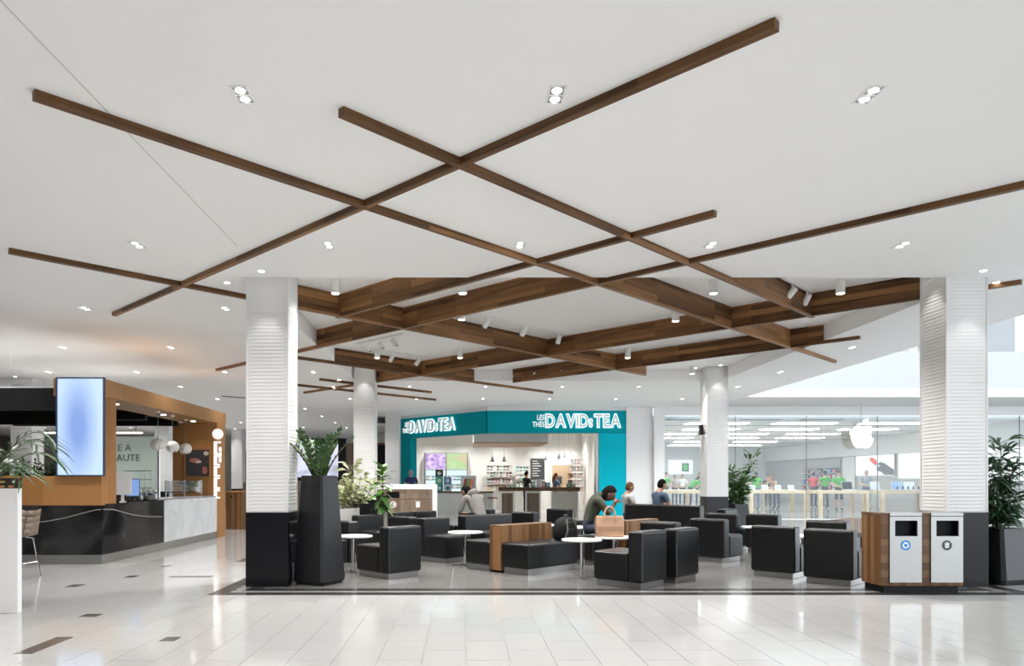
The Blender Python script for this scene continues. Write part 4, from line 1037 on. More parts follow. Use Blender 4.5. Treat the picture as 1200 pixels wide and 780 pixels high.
for r0_, r1_ in zip(rows_, rows_[1:]):
    for i in range(3): m.add([r0_[i], r0_[i + 1], r1_[i + 1], r1_[i]], [(0, 1, 2, 3)])
s_ = m.build('seat_shell', SHELL, o, smooth=True); sm = s_.modifiers.new('t', 'SOLIDIFY'); sm.thickness = 0.012
for x in (-1, 1):
    for y in (-1, 1):
        MB().tube([(x * 0.12, y * 0.10, 0.545), (x * 0.18, y * 0.17, 0.52), (x * 0.24, y * 0.23, 0.0)], 0.011, 8).build('leg', CHROME, o)
MB().tube([(-0.215, -0.205, 0.2), (0.215, -0.205, 0.2)], 0.007, 6).build('stretcher', CHROME, o)

# ------------------------------------------------------------------ the far left of the mall
w = MB(); w.box(-34, -4.2, 44, 44.3, 0, 3.8)
tag(w.build('wall_back', CREAM), 'cream far wall of the mall', kind='structure')
def shopfront(x0, x1, y, h, label, glow=0.0, m=None):
    o = thing('shopfront', label, 'shopfront', (x0, y, 0))
    MB().box(0, x1 - x0, 0.0, 0.1, 0, h).build('opening', m or BLACK, o); MB().box(-0.15, 0, -0.1, 0.1, 0, h + 0.2).build('jamb', GREYWOOD, o); MB().box(x1 - x0, x1 - x0 + 0.15, -0.1, 0.1, 0, h + 0.2).build('jamb', GREYWOOD, o)
    MB().box(0, x1 - x0, -0.1, 0.1, h, h + 0.2).build('lintel', DARKGREY, o)
    return o
shopfront(-13.4, -9.0, 43.8, 2.9, 'dark shopfront opening left of the near left pillar')
shopfront(-20.5, -16.0, 43.8, 2.8, 'dark shopfront seen through the kiosk', m=mat('warm_dark', (0.25, 0.16, 0.09), 0.5))
# beauty shop glass sign and lit shelves behind the kiosk
o = thing('glass_partition', 'pale green glass partition with BEAUTE lettering behind the kiosk', 'glass partition', (-11.4, 24.0, 0))
MB().box(-1.2, 1.35, 0, 0.05, 0.2, 2.75).build('pane', FROST, o)
for txt, x, z, h in (('E A', 0.05, 2.28, 0.22), ('BEAUTE', -0.32, 1.95, 0.22)):
    tmb, tw = text_mb(txt, h, 0.01)
    tmb.xform(Matrix.Translation((x, -0.012, z))).build('lettering', mat('sign_dark_grey', (0.10, 0.12, 0.11), 0.5), o)
MB().box(-1.25, -1.2, -0.02, 0.07, 0, 2.8).build('frame', STEEL, o); MB().box(1.35, 1.40, -0.02, 0.07, 0, 2.8).build('frame', STEEL, o)
for z, lab in ((2.95, 'upper'), (2.75, 'lower')):
    o = thing('strip_light', f'long warm ceiling strip light above the green glass, {lab} one', 'strip light', (-11.3, 22.5 if lab == 'lower' else 21.5, z))
    MB().box(-2.2, 1.4, -0.03, 0.03, 0, 0.05).build('tube_lamp', emit('warm_strip', (1.0, 0.9, 0.75), 1.8), o); MB().box(-2.2, 1.4, -0.04, 0.04, 0.05, 0.08).build('housing', BLACK, o)
    for x in (-2.0, 1.2): MB().tube([(x, 0, 0.08), (x, 0, ZC - z)], 0.01, 5).build('hanger', BLACK, o)
o = thing('lit_kiosk_screen', 'small glowing blue screen on a wood post beyond the kiosk plants', 'screen', (-14.3, 27.5, 0))
MB().box(-0.25, 0.0, 0, 0.2, 0, 2.9).build('wood_post', OAK, o); MB().box(0.02, 0.55, 0, 0.1, 1.1, 2.3).build('screen', emit('pale_blue_screen', (0.45, 0.55, 1.0), 0.7), o); MB().box(0, 0.57, 0.1, 0.14, 0, 2.9).build('backing', DARKGREY, o)
# booth with high table right of the kiosk
o = thing('booth_counter', 'grey-brown wood booth counter right of the kiosk sign', 'counter', (-6.35, 19.5, 0))
MB().box(0, 0.42, 0, 1.0, 0.0, 0.98).build('end_cabinet', WALNUT_V, o); MB().box(-0.04, 0.46, -0.03, 1.03, 0.98, 1.02).build('cap', OAK, o)
disc_mb(0.03, -0.008, 14, 0.008).build('knob', BLACK, o, loc=(0.15, 0, 0.88))
o = thing('high_table', 'white-topped high table in front of a slatted wood screen', 'table', (-6.6, 21.0, 0))
MB().box(0, 1.6, 0, 0.5, 0.78, 0.86).build('tabletop', TABLETOP, o)
for x in (0.1, 1.4): MB().box(x, x + 0.06, 0.2, 0.26, 0, 0.78).build('leg', STEEL, o)
o = thing('wood_screen', 'vertical grey-brown slatted wood screen behind the white high table', 'screen', (-6.7, 22.2, 0))
for q in range(12): MB().box(q * 0.15, q * 0.15 + 0.14, 0, 0.04, 0, 1.25).build('slat', GREYWOOD, o)
# big display screen behind the tall planter
def printed(name, cols, scale, strength, stretch=(1, 1, 1)):
    m, nt, p = new_mat(name); N = nt.nodes; L = nt.links
    tc = N.new('ShaderNodeTexCoord'); mp = N.new('ShaderNodeMapping'); mp.inputs['Scale'].default_value = stretch
    nz = N.new('ShaderNodeTexNoise'); nz.inputs['Scale'].default_value = scale; nz.inputs['Detail'].default_value = 2
    cr = N.new('ShaderNodeValToRGB'); cr.color_ramp.interpolation = 'LINEAR'
    e = cr.color_ramp.elements; e[0].position = 0.3; e[0].color = (*cols[0], 1); e[1].position = 0.7; e[1].color = (*cols[-1], 1)
    for i, c_ in enumerate(cols[1:-1]): q = e.new(0.3 + 0.4 * (i + 1) / (len(cols) - 1)); q.color = (*c_, 1)
    L.new(tc.outputs['Object'], mp.inputs[0]); L.new(mp.outputs[0], nz.inputs[0]); L.new(nz.outputs[0], cr.inputs[0])
    L.new(cr.outputs[0], p.inputs['Emission Color']); p.inputs['Emission Strength'].default_value = strength; p.inputs['Base Color'].default_value = (0.02, 0.02, 0.02, 1)
    return m
o = thing('display_screen', 'large black-framed video screen glowing behind the tall planter', 'screen', (-5.0, 25.0, 0))
MB().box(-1.2, 0.72, -0.01, 0, 1.42, 2.55).build('picture', printed('tv_picture', [(0.35, 0.42, 0.42), (0.62, 0.64, 0.85), (0.85, 0.86, 1.0), (0.4, 0.42, 0.7)], 1.1, 0.55, (1, 1, 2.4)), o)
MB().box(-1.35, 0.98, 0, 0.2, 1.3, 2.75).build('cabinet', BLACK, o)
for x0, x1, z0, z1 in ((-1.35, 0.98, 2.55, 2.75), (-1.35, 0.98, 1.3, 1.42), (0.72, 0.98, 1.42, 2.55)): MB().box(x0, x1, -0.06, 0, z0, z1).build('bezel', BLACK, o)
MB().box(-1.35, 0.98, 0.0, 0.3, 0, 1.3).build('base_cabinet', GREYWOOD, o)
o = thing('dark_shop_wall', 'dark shop wall panel between far left pillar and tea shop', 'wall panel', (-3.75, 31.0, 0))
MB().box(-1.2, 1.6, 0, 0.2, 0, 2.9).build('panel', GREYWOOD, o); MB().box(0.1, 0.9, -0.1, 0, 1.9, 2.8).build('hanging_sign', BLACK, o); MB().box(0.25, 0.7, -0.3, -0.1, 0, 1.9).build('cream_post', CREAM, o)
# ------------------------------------------------------------------ teal tea shop
TY = 24.8
PA, PB = Vector((-2.49, 28.3, 0)), Vector((0.81, TY, 0))
FD = (PB - PA).normalized(); FA = math.atan2(FD.y, FD.x); FL = (PB - PA).length
FN = Vector((FD.y, -FD.x, 0))           # outward normal of the angled front
shop = thing('tea_shop', 'teal-fronted tea shop with angled left front and open counter', 'shop')
MB().box(PB.x, 5.54, TY, TY + 0.3, 2.92, 3.68).build('frieze', TEAL, shop)
MB().box(0, FL - 0.06, 0, 0.3, 2.92, 3.68).build('frieze', TEAL, shop, loc=PA, rotz=FA)
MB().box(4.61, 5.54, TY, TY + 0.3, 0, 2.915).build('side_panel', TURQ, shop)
MB().box(PB.x, 5.54, TY + 0.02, TY + 0.3, 3.68, 3.8).build('bulkhead', WALL_WHITE, shop); MB().box(0, FL - 0.06, 0.02, 0.3, 3.68, 3.8).build('bulkhead', WALL_WHITE, shop, loc=PA, rotz=FA)
MB().box(4.50, 4.60, TY + 0.02, TY + 0.3, 0, 2.915).build('metal_jamb', STEEL, shop)
MB().box(0, 0.70, 0, 0.3, 0, 2.915).build('side_panel', TEAL, shop, loc=PA, rotz=FA)
SHOPW = mat('shop_white', (0.74, 0.73, 0.70), 0.6, var=0.02)
MB().box(-4.4, 5.54, 33.0, 33.2, 0, 3.6).build('back_wall', SHOPW, shop)
MB().box(5.34, 5.54, TY + 0.3, 33.0, 0, 3.6).build('right_wall', SHOPW, shop)
MB().prism([(-2.4, 28.6), (0.9, 25.1), (5.4, 25.1), (5.4, 33), (-4.4, 33), (-4.4, 28.6)], 3.45, 3.55).build('shop_ceiling', SHOPW, shop)
MB().box(-2.62, -2.5, 28.4, 33, 0, 3.6).build('left_wall', SHOPW, shop)
# dropped bulkhead with wood trim
MB().prism([(0.4, 27.6), (3.2, 27.6), (3.2, 30.5), (2.6, 31.0), (0.4, 31.0)], 2.75, 3.4).build('bulkhead', SHOPW, shop)
MB().prism([(0.38, 27.58), (3.22, 27.58), (3.22, 30.6), (2.6, 31.1), (0.38, 31.1)], 2.725, 2.748).build('bulkhead_trim', OAK, shop)
n_ = 0
for x in (-1.4, 0.0, 1.6, 3.6, 4.6):
    for y in (29.2, 32.0):
        if (x, y) == (-1.4, 29.2): y = 29.6
        l = MB().lathe([(0.06, 0), (0.06, 0.02)], 12).build('added_shop_lamp', LAMP, shop, loc=(x, y, 3.43)); spot_light(shop, (x, y, 3.40), 130, 130, 1.0)  # ceiling lamps added to light the shop interior
MB().tube([(3.6, 28.5, 3.2), (5.1, 28.0, 3.2)], 0.03, 6).build('strip_light', emit('shop_strip', (1, 0.97, 0.9), 4.0), shop)
# glowing shop signs, letter by letter
LET = emit('letter_face', (0.95, 0.9, 0.93), 0.12, False); MATS['letter_face'].node_tree.nodes['Principled BSDF'].inputs['Base Color'].default_value = (0.5, 0.5, 0.52, 1)
HALO = emit('letter_halo', (0.72, 0.97, 1.0), 0.75, True)
PRINT_W = emit('small_letter_white', (0.95, 1.0, 1.0), 0.5, False)
def shop_sign(loc, rot, label):
    o = thing('shop_sign', label, 'sign', loc, rot)
    x = 0.0
    for i, ch in enumerate('DAVIDsTEA'):
        small = ch == 's'
        h = 0.27 if small else 0.42
        mb, w = text_mb(ch.upper(), h, 0.03, 0.012, 0.74)
        mb.xform(Matrix.Translation((x, -0.075, 0.0))).build('letter', LET, o)
        mb, w2 = text_mb(ch.upper(), h, 0.02, 0.065, 0.74)
        mb.xform(Matrix.Translation((x - 0.024, -0.03, 0.0))).build('letter_halo', HALO, o)
        x += w + 0.05
    for txt, z in (('LES', 0.235), ('THÉS', 0.0)):
        mb, w = text_mb(txt, 0.175, 0.02, 0.01, 0.72)
        mb.xform(Matrix.Translation((-0.05 - w, -0.03, z))).build('small_lettering', PRINT_W, o)
    return o, x
sgn, sw = shop_sign((2.80, TY - 0.005, 3.13), 0, 'glowing white DAVIDsTEA sign on the right teal frieze')
pp = PA + FD * 0.72 + FN * 0.005
shop_sign((pp.x, pp.y, 3.13), FA, 'glowing white DAVIDsTEA sign on the angled left teal frieze')
# counters
o = thing('shop_counter', 'wood-topped tea shop counter with framed dark panels', 'counter', (1.32, 27.0, 0))
MB().box(0, 3.0, 0, 0.8, 0.92, 1.06).build('countertop', WALNUT_H, o)
for x0, x1 in ((0.05, 0.58), (0.98, 1.55)):
    MB().box(x0 + 0.06, x1 - 0.06, 0.1, 0.14, 0.05, 0.84).build('wood_panel', GREYWOOD, o)
    for a, b, z0, z1 in ((x0, x0 + 0.06, 0, 0.92), (x1 - 0.06, x1, 0, 0.92), (x0 + 0.06, x1 - 0.06, 0.84, 0.92)): MB().box(a, b, 0.08, 0.16, z0, z1).build('panel_frame', SHOPW, o)
MB().box(1.95, 2.85, 0.1, 0.14, 0.05, 0.90).build('pale_panel', CREAM, o); MB().box(2.86, 2.94, 0.08, 0.7, 0, 0.92).build('end_frame', SHOPW, o)
o = thing('white_counter', 'low white display counter left of the wood-topped counter', 'counter', (-1.75, 28.6, 0), 0)
MB().box(0.6, 2.9, 0, 0.5, 0, 0.82).build('body', SHOPW, o); MB().box(0.57, 2.93, -0.03, 0.53, 0.82, 0.88).build('top', WALNUT_H, o)
o = thing('bar_stool', 'pale stool in front of the white display counter', 'stool', (1.1, 27.4, 0))
MB().lathe([(0.17, 0.62), (0.18, 0.65), (0.17, 0.68)], 18).build('seat', mat('pink_seat', (0.45, 0.18, 0.2), 0.5), o); MB().lathe([(0.02, 0.03), (0.02, 0.62)], 10).build('column', WHITE_METAL, o); MB().lathe([(0.17, 0), (0.17, 0.015), (0.03, 0.04)], 18).build('base', WHITE_METAL, o)
# back-lit shelving with two screens
o = thing('lit_shelf', 'backlit tea shelf unit with a purple and a green screen on top', 'shelf', (-1.75, 32.6, 0))
MB().box(0, 1.95, 0.3, 0.36, 0.0, 2.55).build('backing', emit('cyan_backlight', (0.75, 0.93, 1.0), 0.55), o)
for x in (0.0, 0.95, 1.9): MB().box(x, x + 0.05, 0, 0.3, 0, 2.55).build('upright', GREYWOOD, o)
for z in (0.55, 0.95, 1.32, 1.78, 2.52): MB().box(0.05, 1.9, 0.02, 0.3, z, z + 0.025).build('shelf_board', GREYWOOD, o)
MB().box(0.06, 0.94, 0.0, 0.03, 1.82, 2.5).build('purple_screen', printed('purple_pic', [(0.25, 0.08, 0.5), (0.7, 0.5, 0.95), (0.95, 0.85, 1.0)], 6, 0.5), o)
MB().box(1.01, 1.89, 0.0, 0.03, 1.82, 2.5).build('green_screen', printed('green_pic', [(0.75, 0.6, 0.4), (0.5, 0.8, 0.35), (0.75, 0.9, 0.7)], 2, 0.5), o)
PAL = {n: mat('tin_' + n, c_, 0.35, var=0.08) for n, c_ in dict(teal=(0.02, 0.35, 0.38), red=(0.5, 0.05, 0.08), black=(0.02, 0.02, 0.02), white=(0.75, 0.75, 0.73), orange=(0.75, 0.3, 0.05), yellow=(0.75, 0.6, 0.1), green=(0.1, 0.4, 0.2), pink=(0.75, 0.35, 0.4), blue=(0.08, 0.25, 0.6), purple=(0.3, 0.12, 0.5), cream=(0.6, 0.52, 0.4)).items()}
def mk_tin(col):
    o = thing('tea_tin', '', 'tin')
    MB().lathe([(0.055, 0), (0.055, 0.15)], 12).build('body', PAL[col], o); MB().lathe([(0.057, 0.151), (0.057, 0.175), (0.03, 0.185)], 12).build('lid', STEEL, o); MB().lathe([(0.0556, 0.04), (0.0556, 0.11)], 12).build('paper_band', PAL['white'], o)
    return o
TIN = {}
TN = {}
def tin(col, x, y, z, where, grp, sc=1.0):
    lab = f'{col} tea tin, {grp}, {where}'
    if col not in TIN:
        t = mk_tin(col); TIN[col] = t; t.location = (x, y, z); t['label'] = lab; t['group'] = 'tea tins on ' + where
    else: t = copy_thing(TIN[col], (x, y, z), 0, lab, 'tea tins on ' + where)
    t.scale = (sc, sc, sc)
    return t
cols_ = ['teal', 'white', 'teal', 'blue', 'teal', 'white', 'teal']
for i in range(7):
    tin(cols_[i], -1.75 + 0.14 + 0.13 * i, 32.74, 1.345, 'the upper left backlit shelf', ordinal(i) + ' from left')
for i, c_ in enumerate(['red', 'purple', 'blue', 'teal', 'green', 'yellow', 'orange']): tin(c_, -1.75 + 0.14 + 0.13 * i, 32.74, 0.975, 'the rainbow backlit shelf', ordinal(i) + ' from left')
for i, c_ in enumerate(['teal', 'white', 'blue', 'teal', 'teal', 'white']): tin(c_, -1.75 + 1.1 + 0.13 * i, 32.74, 1.345, 'the upper right backlit shelf', ordinal(i) + ' from left')
for i, c_ in enumerate(['teal', 'blue', 'white', 'teal', 'green', 'white']): tin(c_, -1.75 + 1.1 + 0.13 * i, 32.74, 0.975, 'the lower right backlit shelf', ordinal(i) + ' from left')
# wall shelves with tins
def wall_shelf(x, y, w, zs, rows_, label, where):
    o = thing('wall_shelf', label, 'shelf', (x, y, 0))
    for z in zs: MB().box(0, w, 0, 0.25, z, z + 0.03).build('shelf_board', SHOPW, o)
    for q in (0, w - 0.03): MB().box(q, q + 0.03, 0.2, 0.25, 0, zs[-1]).build('upright', SHOPW, o)
    for rk, (z, cs) in enumerate(zip(zs, rows_)):
        n = len(cs)
        for i, c_ in enumerate(cs): tin(c_, x + w * (i + 0.5) / n, y + 0.11, z + 0.03, where, f'{ordinal(i)} from left, {ordinal(rk)} row up', 1.12)
wall_shelf(1.05, 32.6, 1.15, [0.86, 1.16, 1.46, 1.74], [['orange', 'yellow', 'white', 'orange', 'cream', 'red', 'white', 'green'], ['black', 'black', 'red', 'red', 'white', 'red', 'black', 'pink'], ['white', 'black', 'green', 'white', 'black', 'white', 'red', 'black'], ['black', 'black', 'white', 'black', 'green', 'black', 'black', 'white']], 'white wall shelves stacked with tea tins on the shop back wall', 'the white back wall shelves')
wall_shelf(2.35, 32.6, 0.6, [1.0, 1.35, 1.7], [['green', 'white', 'teal', 'white'], ['pink', 'teal', 'cream', 'green'], ['teal', 'black', 'teal', 'black']], 'narrow wall shelves of teal tins left of the menu board', 'the narrow wall shelves')
wall_shelf(4.68, 31.9, 0.6, [0.8, 1.1, 1.4, 1.7, 2.0], [['pink', 'white', 'red', 'pink'], ['pink', 'cream', 'pink', 'white'], ['white', 'pink', 'cream', 'pink'], ['pink', 'white', 'pink', 'cream'], ['white', 'white', 'pink', 'white']], 'narrow shelf tower of pink tins at the shop right side', 'the pink shelf tower')
# boxed displays and a poster on the low counter
def gift_box(x, y, z, w, d, h, c1, c2, label):
    o = thing('gift_box', label, 'box', (x, y, z)); MB().box(-w / 2, w / 2, -d / 2, d / 2, 0, h).build('carton', PAL[c1], o); MB().box(-w / 2 - 0.005, w / 2 + 0.005, -d / 2 - 0.005, d / 2 + 0.005, h, h + 0.02).build('lid', PAL[c2], o); disc_mb(min(w, h) * 0.3, -d / 2 - 0.004, 18).build('round_label', PAL['white' if c1 != 'white' else c2], o, loc=(0, 0, h / 2))
for i, (x, z, c1, c2, lab) in enumerate([(-0.95, 0.88, 'teal', 'green', 'lower teal gift box'), (-0.95, 1.17, 'green', 'teal', 'middle green gift box'), (-0.95, 1.46, 'black', 'red', 'top black and red gift box'), (-0.62, 0.88, 'white', 'teal', 'lower white gift box'), (-0.62, 1.17, 'blue', 'white', 'blue gift box')]):
    gift_box(x, 28.85, z, 0.3, 0.25, 0.26, c1, c2, f'{lab} stacked on the white display counter')
o = thing('counter_poster', 'small red and white tea poster standing on the display counter', 'poster', (0.2, 28.85, 0.88))
MB().box(-0.3, 0.3, -0.01, 0.02, 0, 0.62).build('board', PAL['white'], o)
for q in range(4): MB().prism([(-0.25 + 0.1 * q, 0.05), (-0.15 + 0.1 * q, 0.05), (-0.05 + 0.1 * q, 0.5), (-0.15 + 0.1 * q, 0.5)], 0, 0.002).xform(Matrix(((1, 0, 0, 0), (0, 0, 1, -0.013), (0, 1, 0, 0), (0, 0, 0, 1)))).build('printed_stripe', PAL[['red', 'green', 'orange', 'pink'][q]], o)
MB().box(-0.25, -0.05, -0.05, 0.1, -0.0, 0.01).build('foot', PAL['white'], o)
for i, (x, c_, h) in enumerate([(2.62, 'teal', 0.2), (2.82, 'white', 0.28), (3.0, 'pink', 0.22), (3.16, 'teal', 0.16), (3.95, 'green', 0.14), (4.12, 'cream', 0.12)]):
    gift_box(x, 27.35, 1.06, 0.15, 0.15, h, c_, 'white', f'small {c_} box on the wood counter, {ordinal(i)} from the left')
o = thing('menu_board', 'dark menu board on the tea shop back wall', 'board', (3.05, 32.95, 1.35))
MB().box(0, 0.62, 0, 0.03, 0, 0.95).build('panel', DARKGREY, o)
for q in range(7): MB().box(0.06, 0.30 + 0.2 * ((q * 37) % 5) / 5, -0.004, 0, 0.82 - q * 0.11, 0.85 - q * 0.11).build('chalk_line', PAL['white'], o)
o = thing('shop_door', 'tan door in the tea shop back wall', 'door', (4.0, 32.93, 0))
MB().box(0, 0.9, 0, 0.05, 0, 2.0).build('leaf', mat('tan_door', (0.48, 0.36, 0.23), 0.5, var=0.03), o); MB().box(-0.05, 0, -0.01, 0.06, 0, 2.05).build('frame', SHOPW, o); MB().box(0.9, 0.95, -0.01, 0.06, 0, 2.05).build('frame', SHOPW, o); MB().box(0, 0.9, -0.01, 0.06, 2.0, 2.05).build('frame', SHOPW, o)
MB().box(0.15, 0.45, -0.012, 0, 1.15, 1.5).build('notice', DARKGREY, o); MB().tube([(0.82, -0.03, 0.98), (0.82, -0.03, 1.1)], 0.012, 6).build('handle', CHROME, o)
for i, (x, y, z) in enumerate([(1.15, 29.0, 2.05), (1.62, 29.0, 2.05), (3.3, 29.0, 2.1), (3.75, 28.6, 2.15), (3.98, 28.8, 2.2), (4.2, 29.0, 2.22), (4.42, 29.2, 2.25)]):
    o = thing('cone_pendant', f'small white cone pendant in the tea shop, {ordinal(i)} from the left', 'pendant lamp', (x, y, z), 0, 'cone pendants in the tea shop')
    MB().lathe([(0.09, 0), (0.02, 0.2), (0.01, 0.2), (0.08, 0.002)], 14).build('shade', WHITE_METAL, o); MB().ball((0, 0, 0.04), 0.03, 8, 6).build('bulb', LAMP, o); MB().tube([(0, 0, 0.2), (0, 0, 3.45 - z if x > 3.22 or x < 0.4 else 2.70 - z)], 0.004, 4).build('cord', MIDGREY, o)

# ------------------------------------------------------------------ glass storefront at the right
AX0, AX1, AY, AZ = 6.44, 19.9, 24.6, 3.4
tag(MB().box(5.54, AX0, TY - 0.02, TY + 0.4, 0, 3.8).build('wall_between', WALL_WHITE), 'white wall strip between tea shop and glass store', kind='structure')
st = thing('wall_store', 'white shell of the glass-fronted electronics store', None, kind='structure')
SW_ = mat('store_white', (0.80, 0.80, 0.79), 0.5, var=0.012)
SGREY = mat('store_steel_panel', (0.52, 0.51, 0.50), 0.45, 0.2, var=0.03)
MB().box(AX0, AX1 + 6, AY, AY + 0.12, 3.5, 3.8).build('fascia', WALL_WHITE, st)
MB().box(AX0, AX0 + 0.35, AY, AY + 0.3, 0, 3.5).build('left_jamb', WALL_WHITE, st)
MB().box(AX0 - 0.1, AX0 + 0.1, AY + 0.4, 48, 0, AZ).build('left_wall', SW_, st)
MB().box(AX0, AX1, 48, 48.2, 0, AZ).build('back_wall', SW_, st)
MB().box(AX0, AX1 + 6, AY + 0.2, 48, AZ, 3.5).build('store_ceiling', SW_, st)
MB().box(AX1 - 0.2, AX1, AY + 0.5, 48, 2.55, AZ).build('right_soffit', SW_, st)
MB().box(AX1, AX1 + 0.1, AY + 0.5, 48, 0, 2.6).build('right_wall', SGREY, st)
APANEL = emit('store_light_panel', (1.0, 0.985, 0.95), 7.2)
for j, y in enumerate((26.5, 29.5, 32.5, 35.5, 39.0, 43.0)):
    for i in range(4):
        x = 8.2 + i * 3.2 + (0.8 if j % 2 else 0)
        if x + 2.0 > AX1 - 0.3: continue
        MB().box(x, x + 2.2, y, y + 0.55, AZ - 0.02, AZ).build('light_panel', APANEL, st)
    MB().box(AX0 + 0.1, AX1 - 0.2, y + 1.2, y + 1.32, AZ - 0.012, AZ).build('ceiling_slot', MIDGREY, st)
for x0, x1 in ((7.0, 8.3), (9.5, 10.9), (11.6, 13.0)): MB().box(x0, x1, AY + 0.25, AY + 0.6, AZ - 0.02, AZ).build('ceiling_grille', MIDGREY, st)
win = thing('window_1', 'tall frameless glass storefront', None, kind='structure')
gx = AX0 + 0.36
for i in range(7):
    MB().box(gx, gx + 2.39, AY + 0.05, AY + 0.07, 0.02, 3.49).build('pane', GLASS, win); MB().box(gx + 2.39, gx + 2.4, AY + 0.04, AY + 0.08, 0.02, 3.49).build('joint', MIDGREY, win); gx += 2.4
MB().box(AX0 + 0.35, AX0 + 17.3, AY + 0.03, AY + 0.09, 0, 0.02).build('floor_channel', STEEL, win)
# hanging fruit emblem
def fruit_outline():
    half = [(0.0, 0.30), (0.07, 0.335), (0.16, 0.35), (0.25, 0.325), (0.315, 0.27), (0.36, 0.18), (0.375, 0.06), (0.36, -0.07), (0.32, -0.20), (0.26, -0.31), (0.19, -0.385), (0.12, -0.40), (0.06, -0.375), (0.0, -0.365)]
    right = []
    for x, z in half:
        right.append((x, z))
    # bite out of the right side
    bite = []
    bc, br = (0.46, 0.07), 0.20
    out = []
    for x, z in right:
        if (x - bc[0]) ** 2 + (z - bc[1]) ** 2 > br * br: out.append((x, z))
        else: out.append(None)
    pts = []
    arc = False
    for p in out:
        if p is None:
            if not arc:
                arc = True
                for a in range(0, 7):
                    t = R(122 + (236 - 122) * a / 6); pts.append((bc[0] + br * math.cos(t), bc[1] + br * math.sin(t)))
        else: pts.append(p)
    left = [(-x, z) for x, z in half[1:-1]][::-1]
    return pts + left
o = thing('apple_emblem', 'glowing white apple-shaped emblem hanging at the glass storefront', 'sign', (13.32, AY - 0.25, 2.78))
XZ = Matrix(((1, 0, 0, 0), (0, 0, 1, 0), (0, 1, 0, 0), (0, 0, 0, 1)))
EMB = emit('emblem_white', (1, 1, 1), 0.62, True)
MB().prism(fruit_outline(), -0.06, 0.06).xform(XZ).build('apple_body', EMB, o)
MB().prism([(p[0] * 1.03, p[1] * 1.03) for p in fruit_outline()], 0.061, 0.10).xform(XZ).build('body_rim', STEEL, o)
MB().prism([(0.0, 0.37), (0.005, 0.46), (0.06, 0.55), (0.17, 0.60), (0.17, 0.51), (0.12, 0.42), (0.06, 0.38)], -0.06, 0.06).xform(XZ).build('apple_leaf', EMB, o)
MB().tube([(0, 0.08, 0.3), (0, 0.08, 1.0)], 0.012, 6).build('hanger', STEEL, o)
# maple display tables
def maple_table(x, y, w, d, label, zt=0.90):
    o = thing('display_table', label, 'table', (x, y, 0), 0, 'maple display tables')
    MB().box(0, w, 0, d, zt - 0.13, zt).build('tabletop', MAPLE, o)
    for xx in (0.0, w - 0.14):
        for yy in (0.0, d - 0.14): MB().box(xx, xx + 0.14, yy, yy + 0.14, 0, zt - 0.131).build('leg', MAPLE, o)
    return o
maple_table(8.35, 30.2, 1.9, 3.0, 'maple display table behind the far right pillar')
maple_table(12.0, 30.5, 2.4, 1.4, 'maple display table in the pane nearest the far pillar')
maple_table(14.6, 29.9, 2.05, 1.3, 'maple display table with green-shirted staff, centre of the window')
maple_table(17.2, 30.0, 2.45, 1.5, 'maple display table with laptops under the hand poster')
maple_table(8.4, 39.3, 2.4, 1.4, 'farther maple table at the left of the store')
maple_table(13.0, 37.5, 2.6, 1.4, 'farther maple table at the middle of the store')
SCR = printed('laptop_screen', [(0.1, 0.3, 0.7), (0.5, 0.7, 0.95)], 3, 0.5); SCR2 = printed('laptop_screen_pale', [(0.6, 0.7, 0.8), (0.85, 0.9, 0.95)], 3, 0.5)
ALU = mat('aluminium', (0.7, 0.7, 0.71), 0.35, 0.8)
def laptop(x, y, z, rot, m, label, w=0.46, h=0.36):
    o = thing('laptop', label, 'laptop', (x, y, z), rot)
    MB().box(-w / 2, w / 2, -0.15, 0.15, 0, 0.02).build('keyboard_base', ALU, o)
    lid = MB().box(-w / 2, w / 2, 0, 0.015, 0, h).build('screen_lid', ALU, o, loc=(0, 0.15, 0.02)); lid.rotation_euler = (R(-15), 0, 0)
    MB().box(-w / 2 + 0.02, w / 2 - 0.02, -0.003, 0, 0.02, h - 0.02).build('screen', m, lid)
for i, (x, m) in enumerate([(17.45, SCR2), (18.35, SCR), (18.85, SCR2)]): laptop(x, 30.7, 0.90, R([8, -4, -6][i]), m, f'open laptop on the maple table under the hand poster, {ordinal(i)} from left')
laptop(16.35, 30.9, 0.90, 0, BLACK, 'dark-screened laptop at the right end of the staff table')
for i in range(4): laptop(12.3 + i * 0.55, 30.9, 0.90, 0, SCR2, f'small pale tablet on the window-side maple table, {ordinal(i)} from left', 0.26, 0.2)
for i in range(5):
    o = thing('phone_stand', f'small dark phone on display under the hand poster, {ordinal(i)} from left', 'phone', (18.0 + 0.22 * i, 30.25, 0.90))
    MB().box(-0.03, 0.03, -0.005, 0.005, 0.04, 0.17).build('phone', BLACK, o); MB().box(-0.035, 0.035, -0.04, 0.04, 0, 0.012).build('foot', ALU, o); MB().box(-0.01, 0.01, 0.005, 0.015, 0.012, 0.12).build('prop', ALU, o)
# wall graphics along the right side wall
def wall_panel(y0, y1, z0, z1, m, label, strength=None):
    o = thing('lit_wall_panel', label, 'light panel', (AX1 - 0.02, 0, 0)); MB().box(-0.03, 0, y0, y1, z0, z1).build('face', m, o)
    for a, b in ((y0 - 0.05, y0), (y1, y1 + 0.05)): MB().box(-0.05, 0, a, b, z0 - 0.02, z1 + 0.02).build('edge_trim', SGREY, o)
    return o
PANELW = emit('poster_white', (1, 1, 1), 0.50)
ps = wall_panel(33.6, 36.9, 1.55, 2.52, PANELW, 'lit white poster of a grey hand holding a red phone')
HANDG = mat('poster_grey', (0.16, 0.16, 0.18), 0.6, var=0.3, scale=3); POSTR = emit('poster_red', (0.9, 0.10, 0.04), 0.42, False)
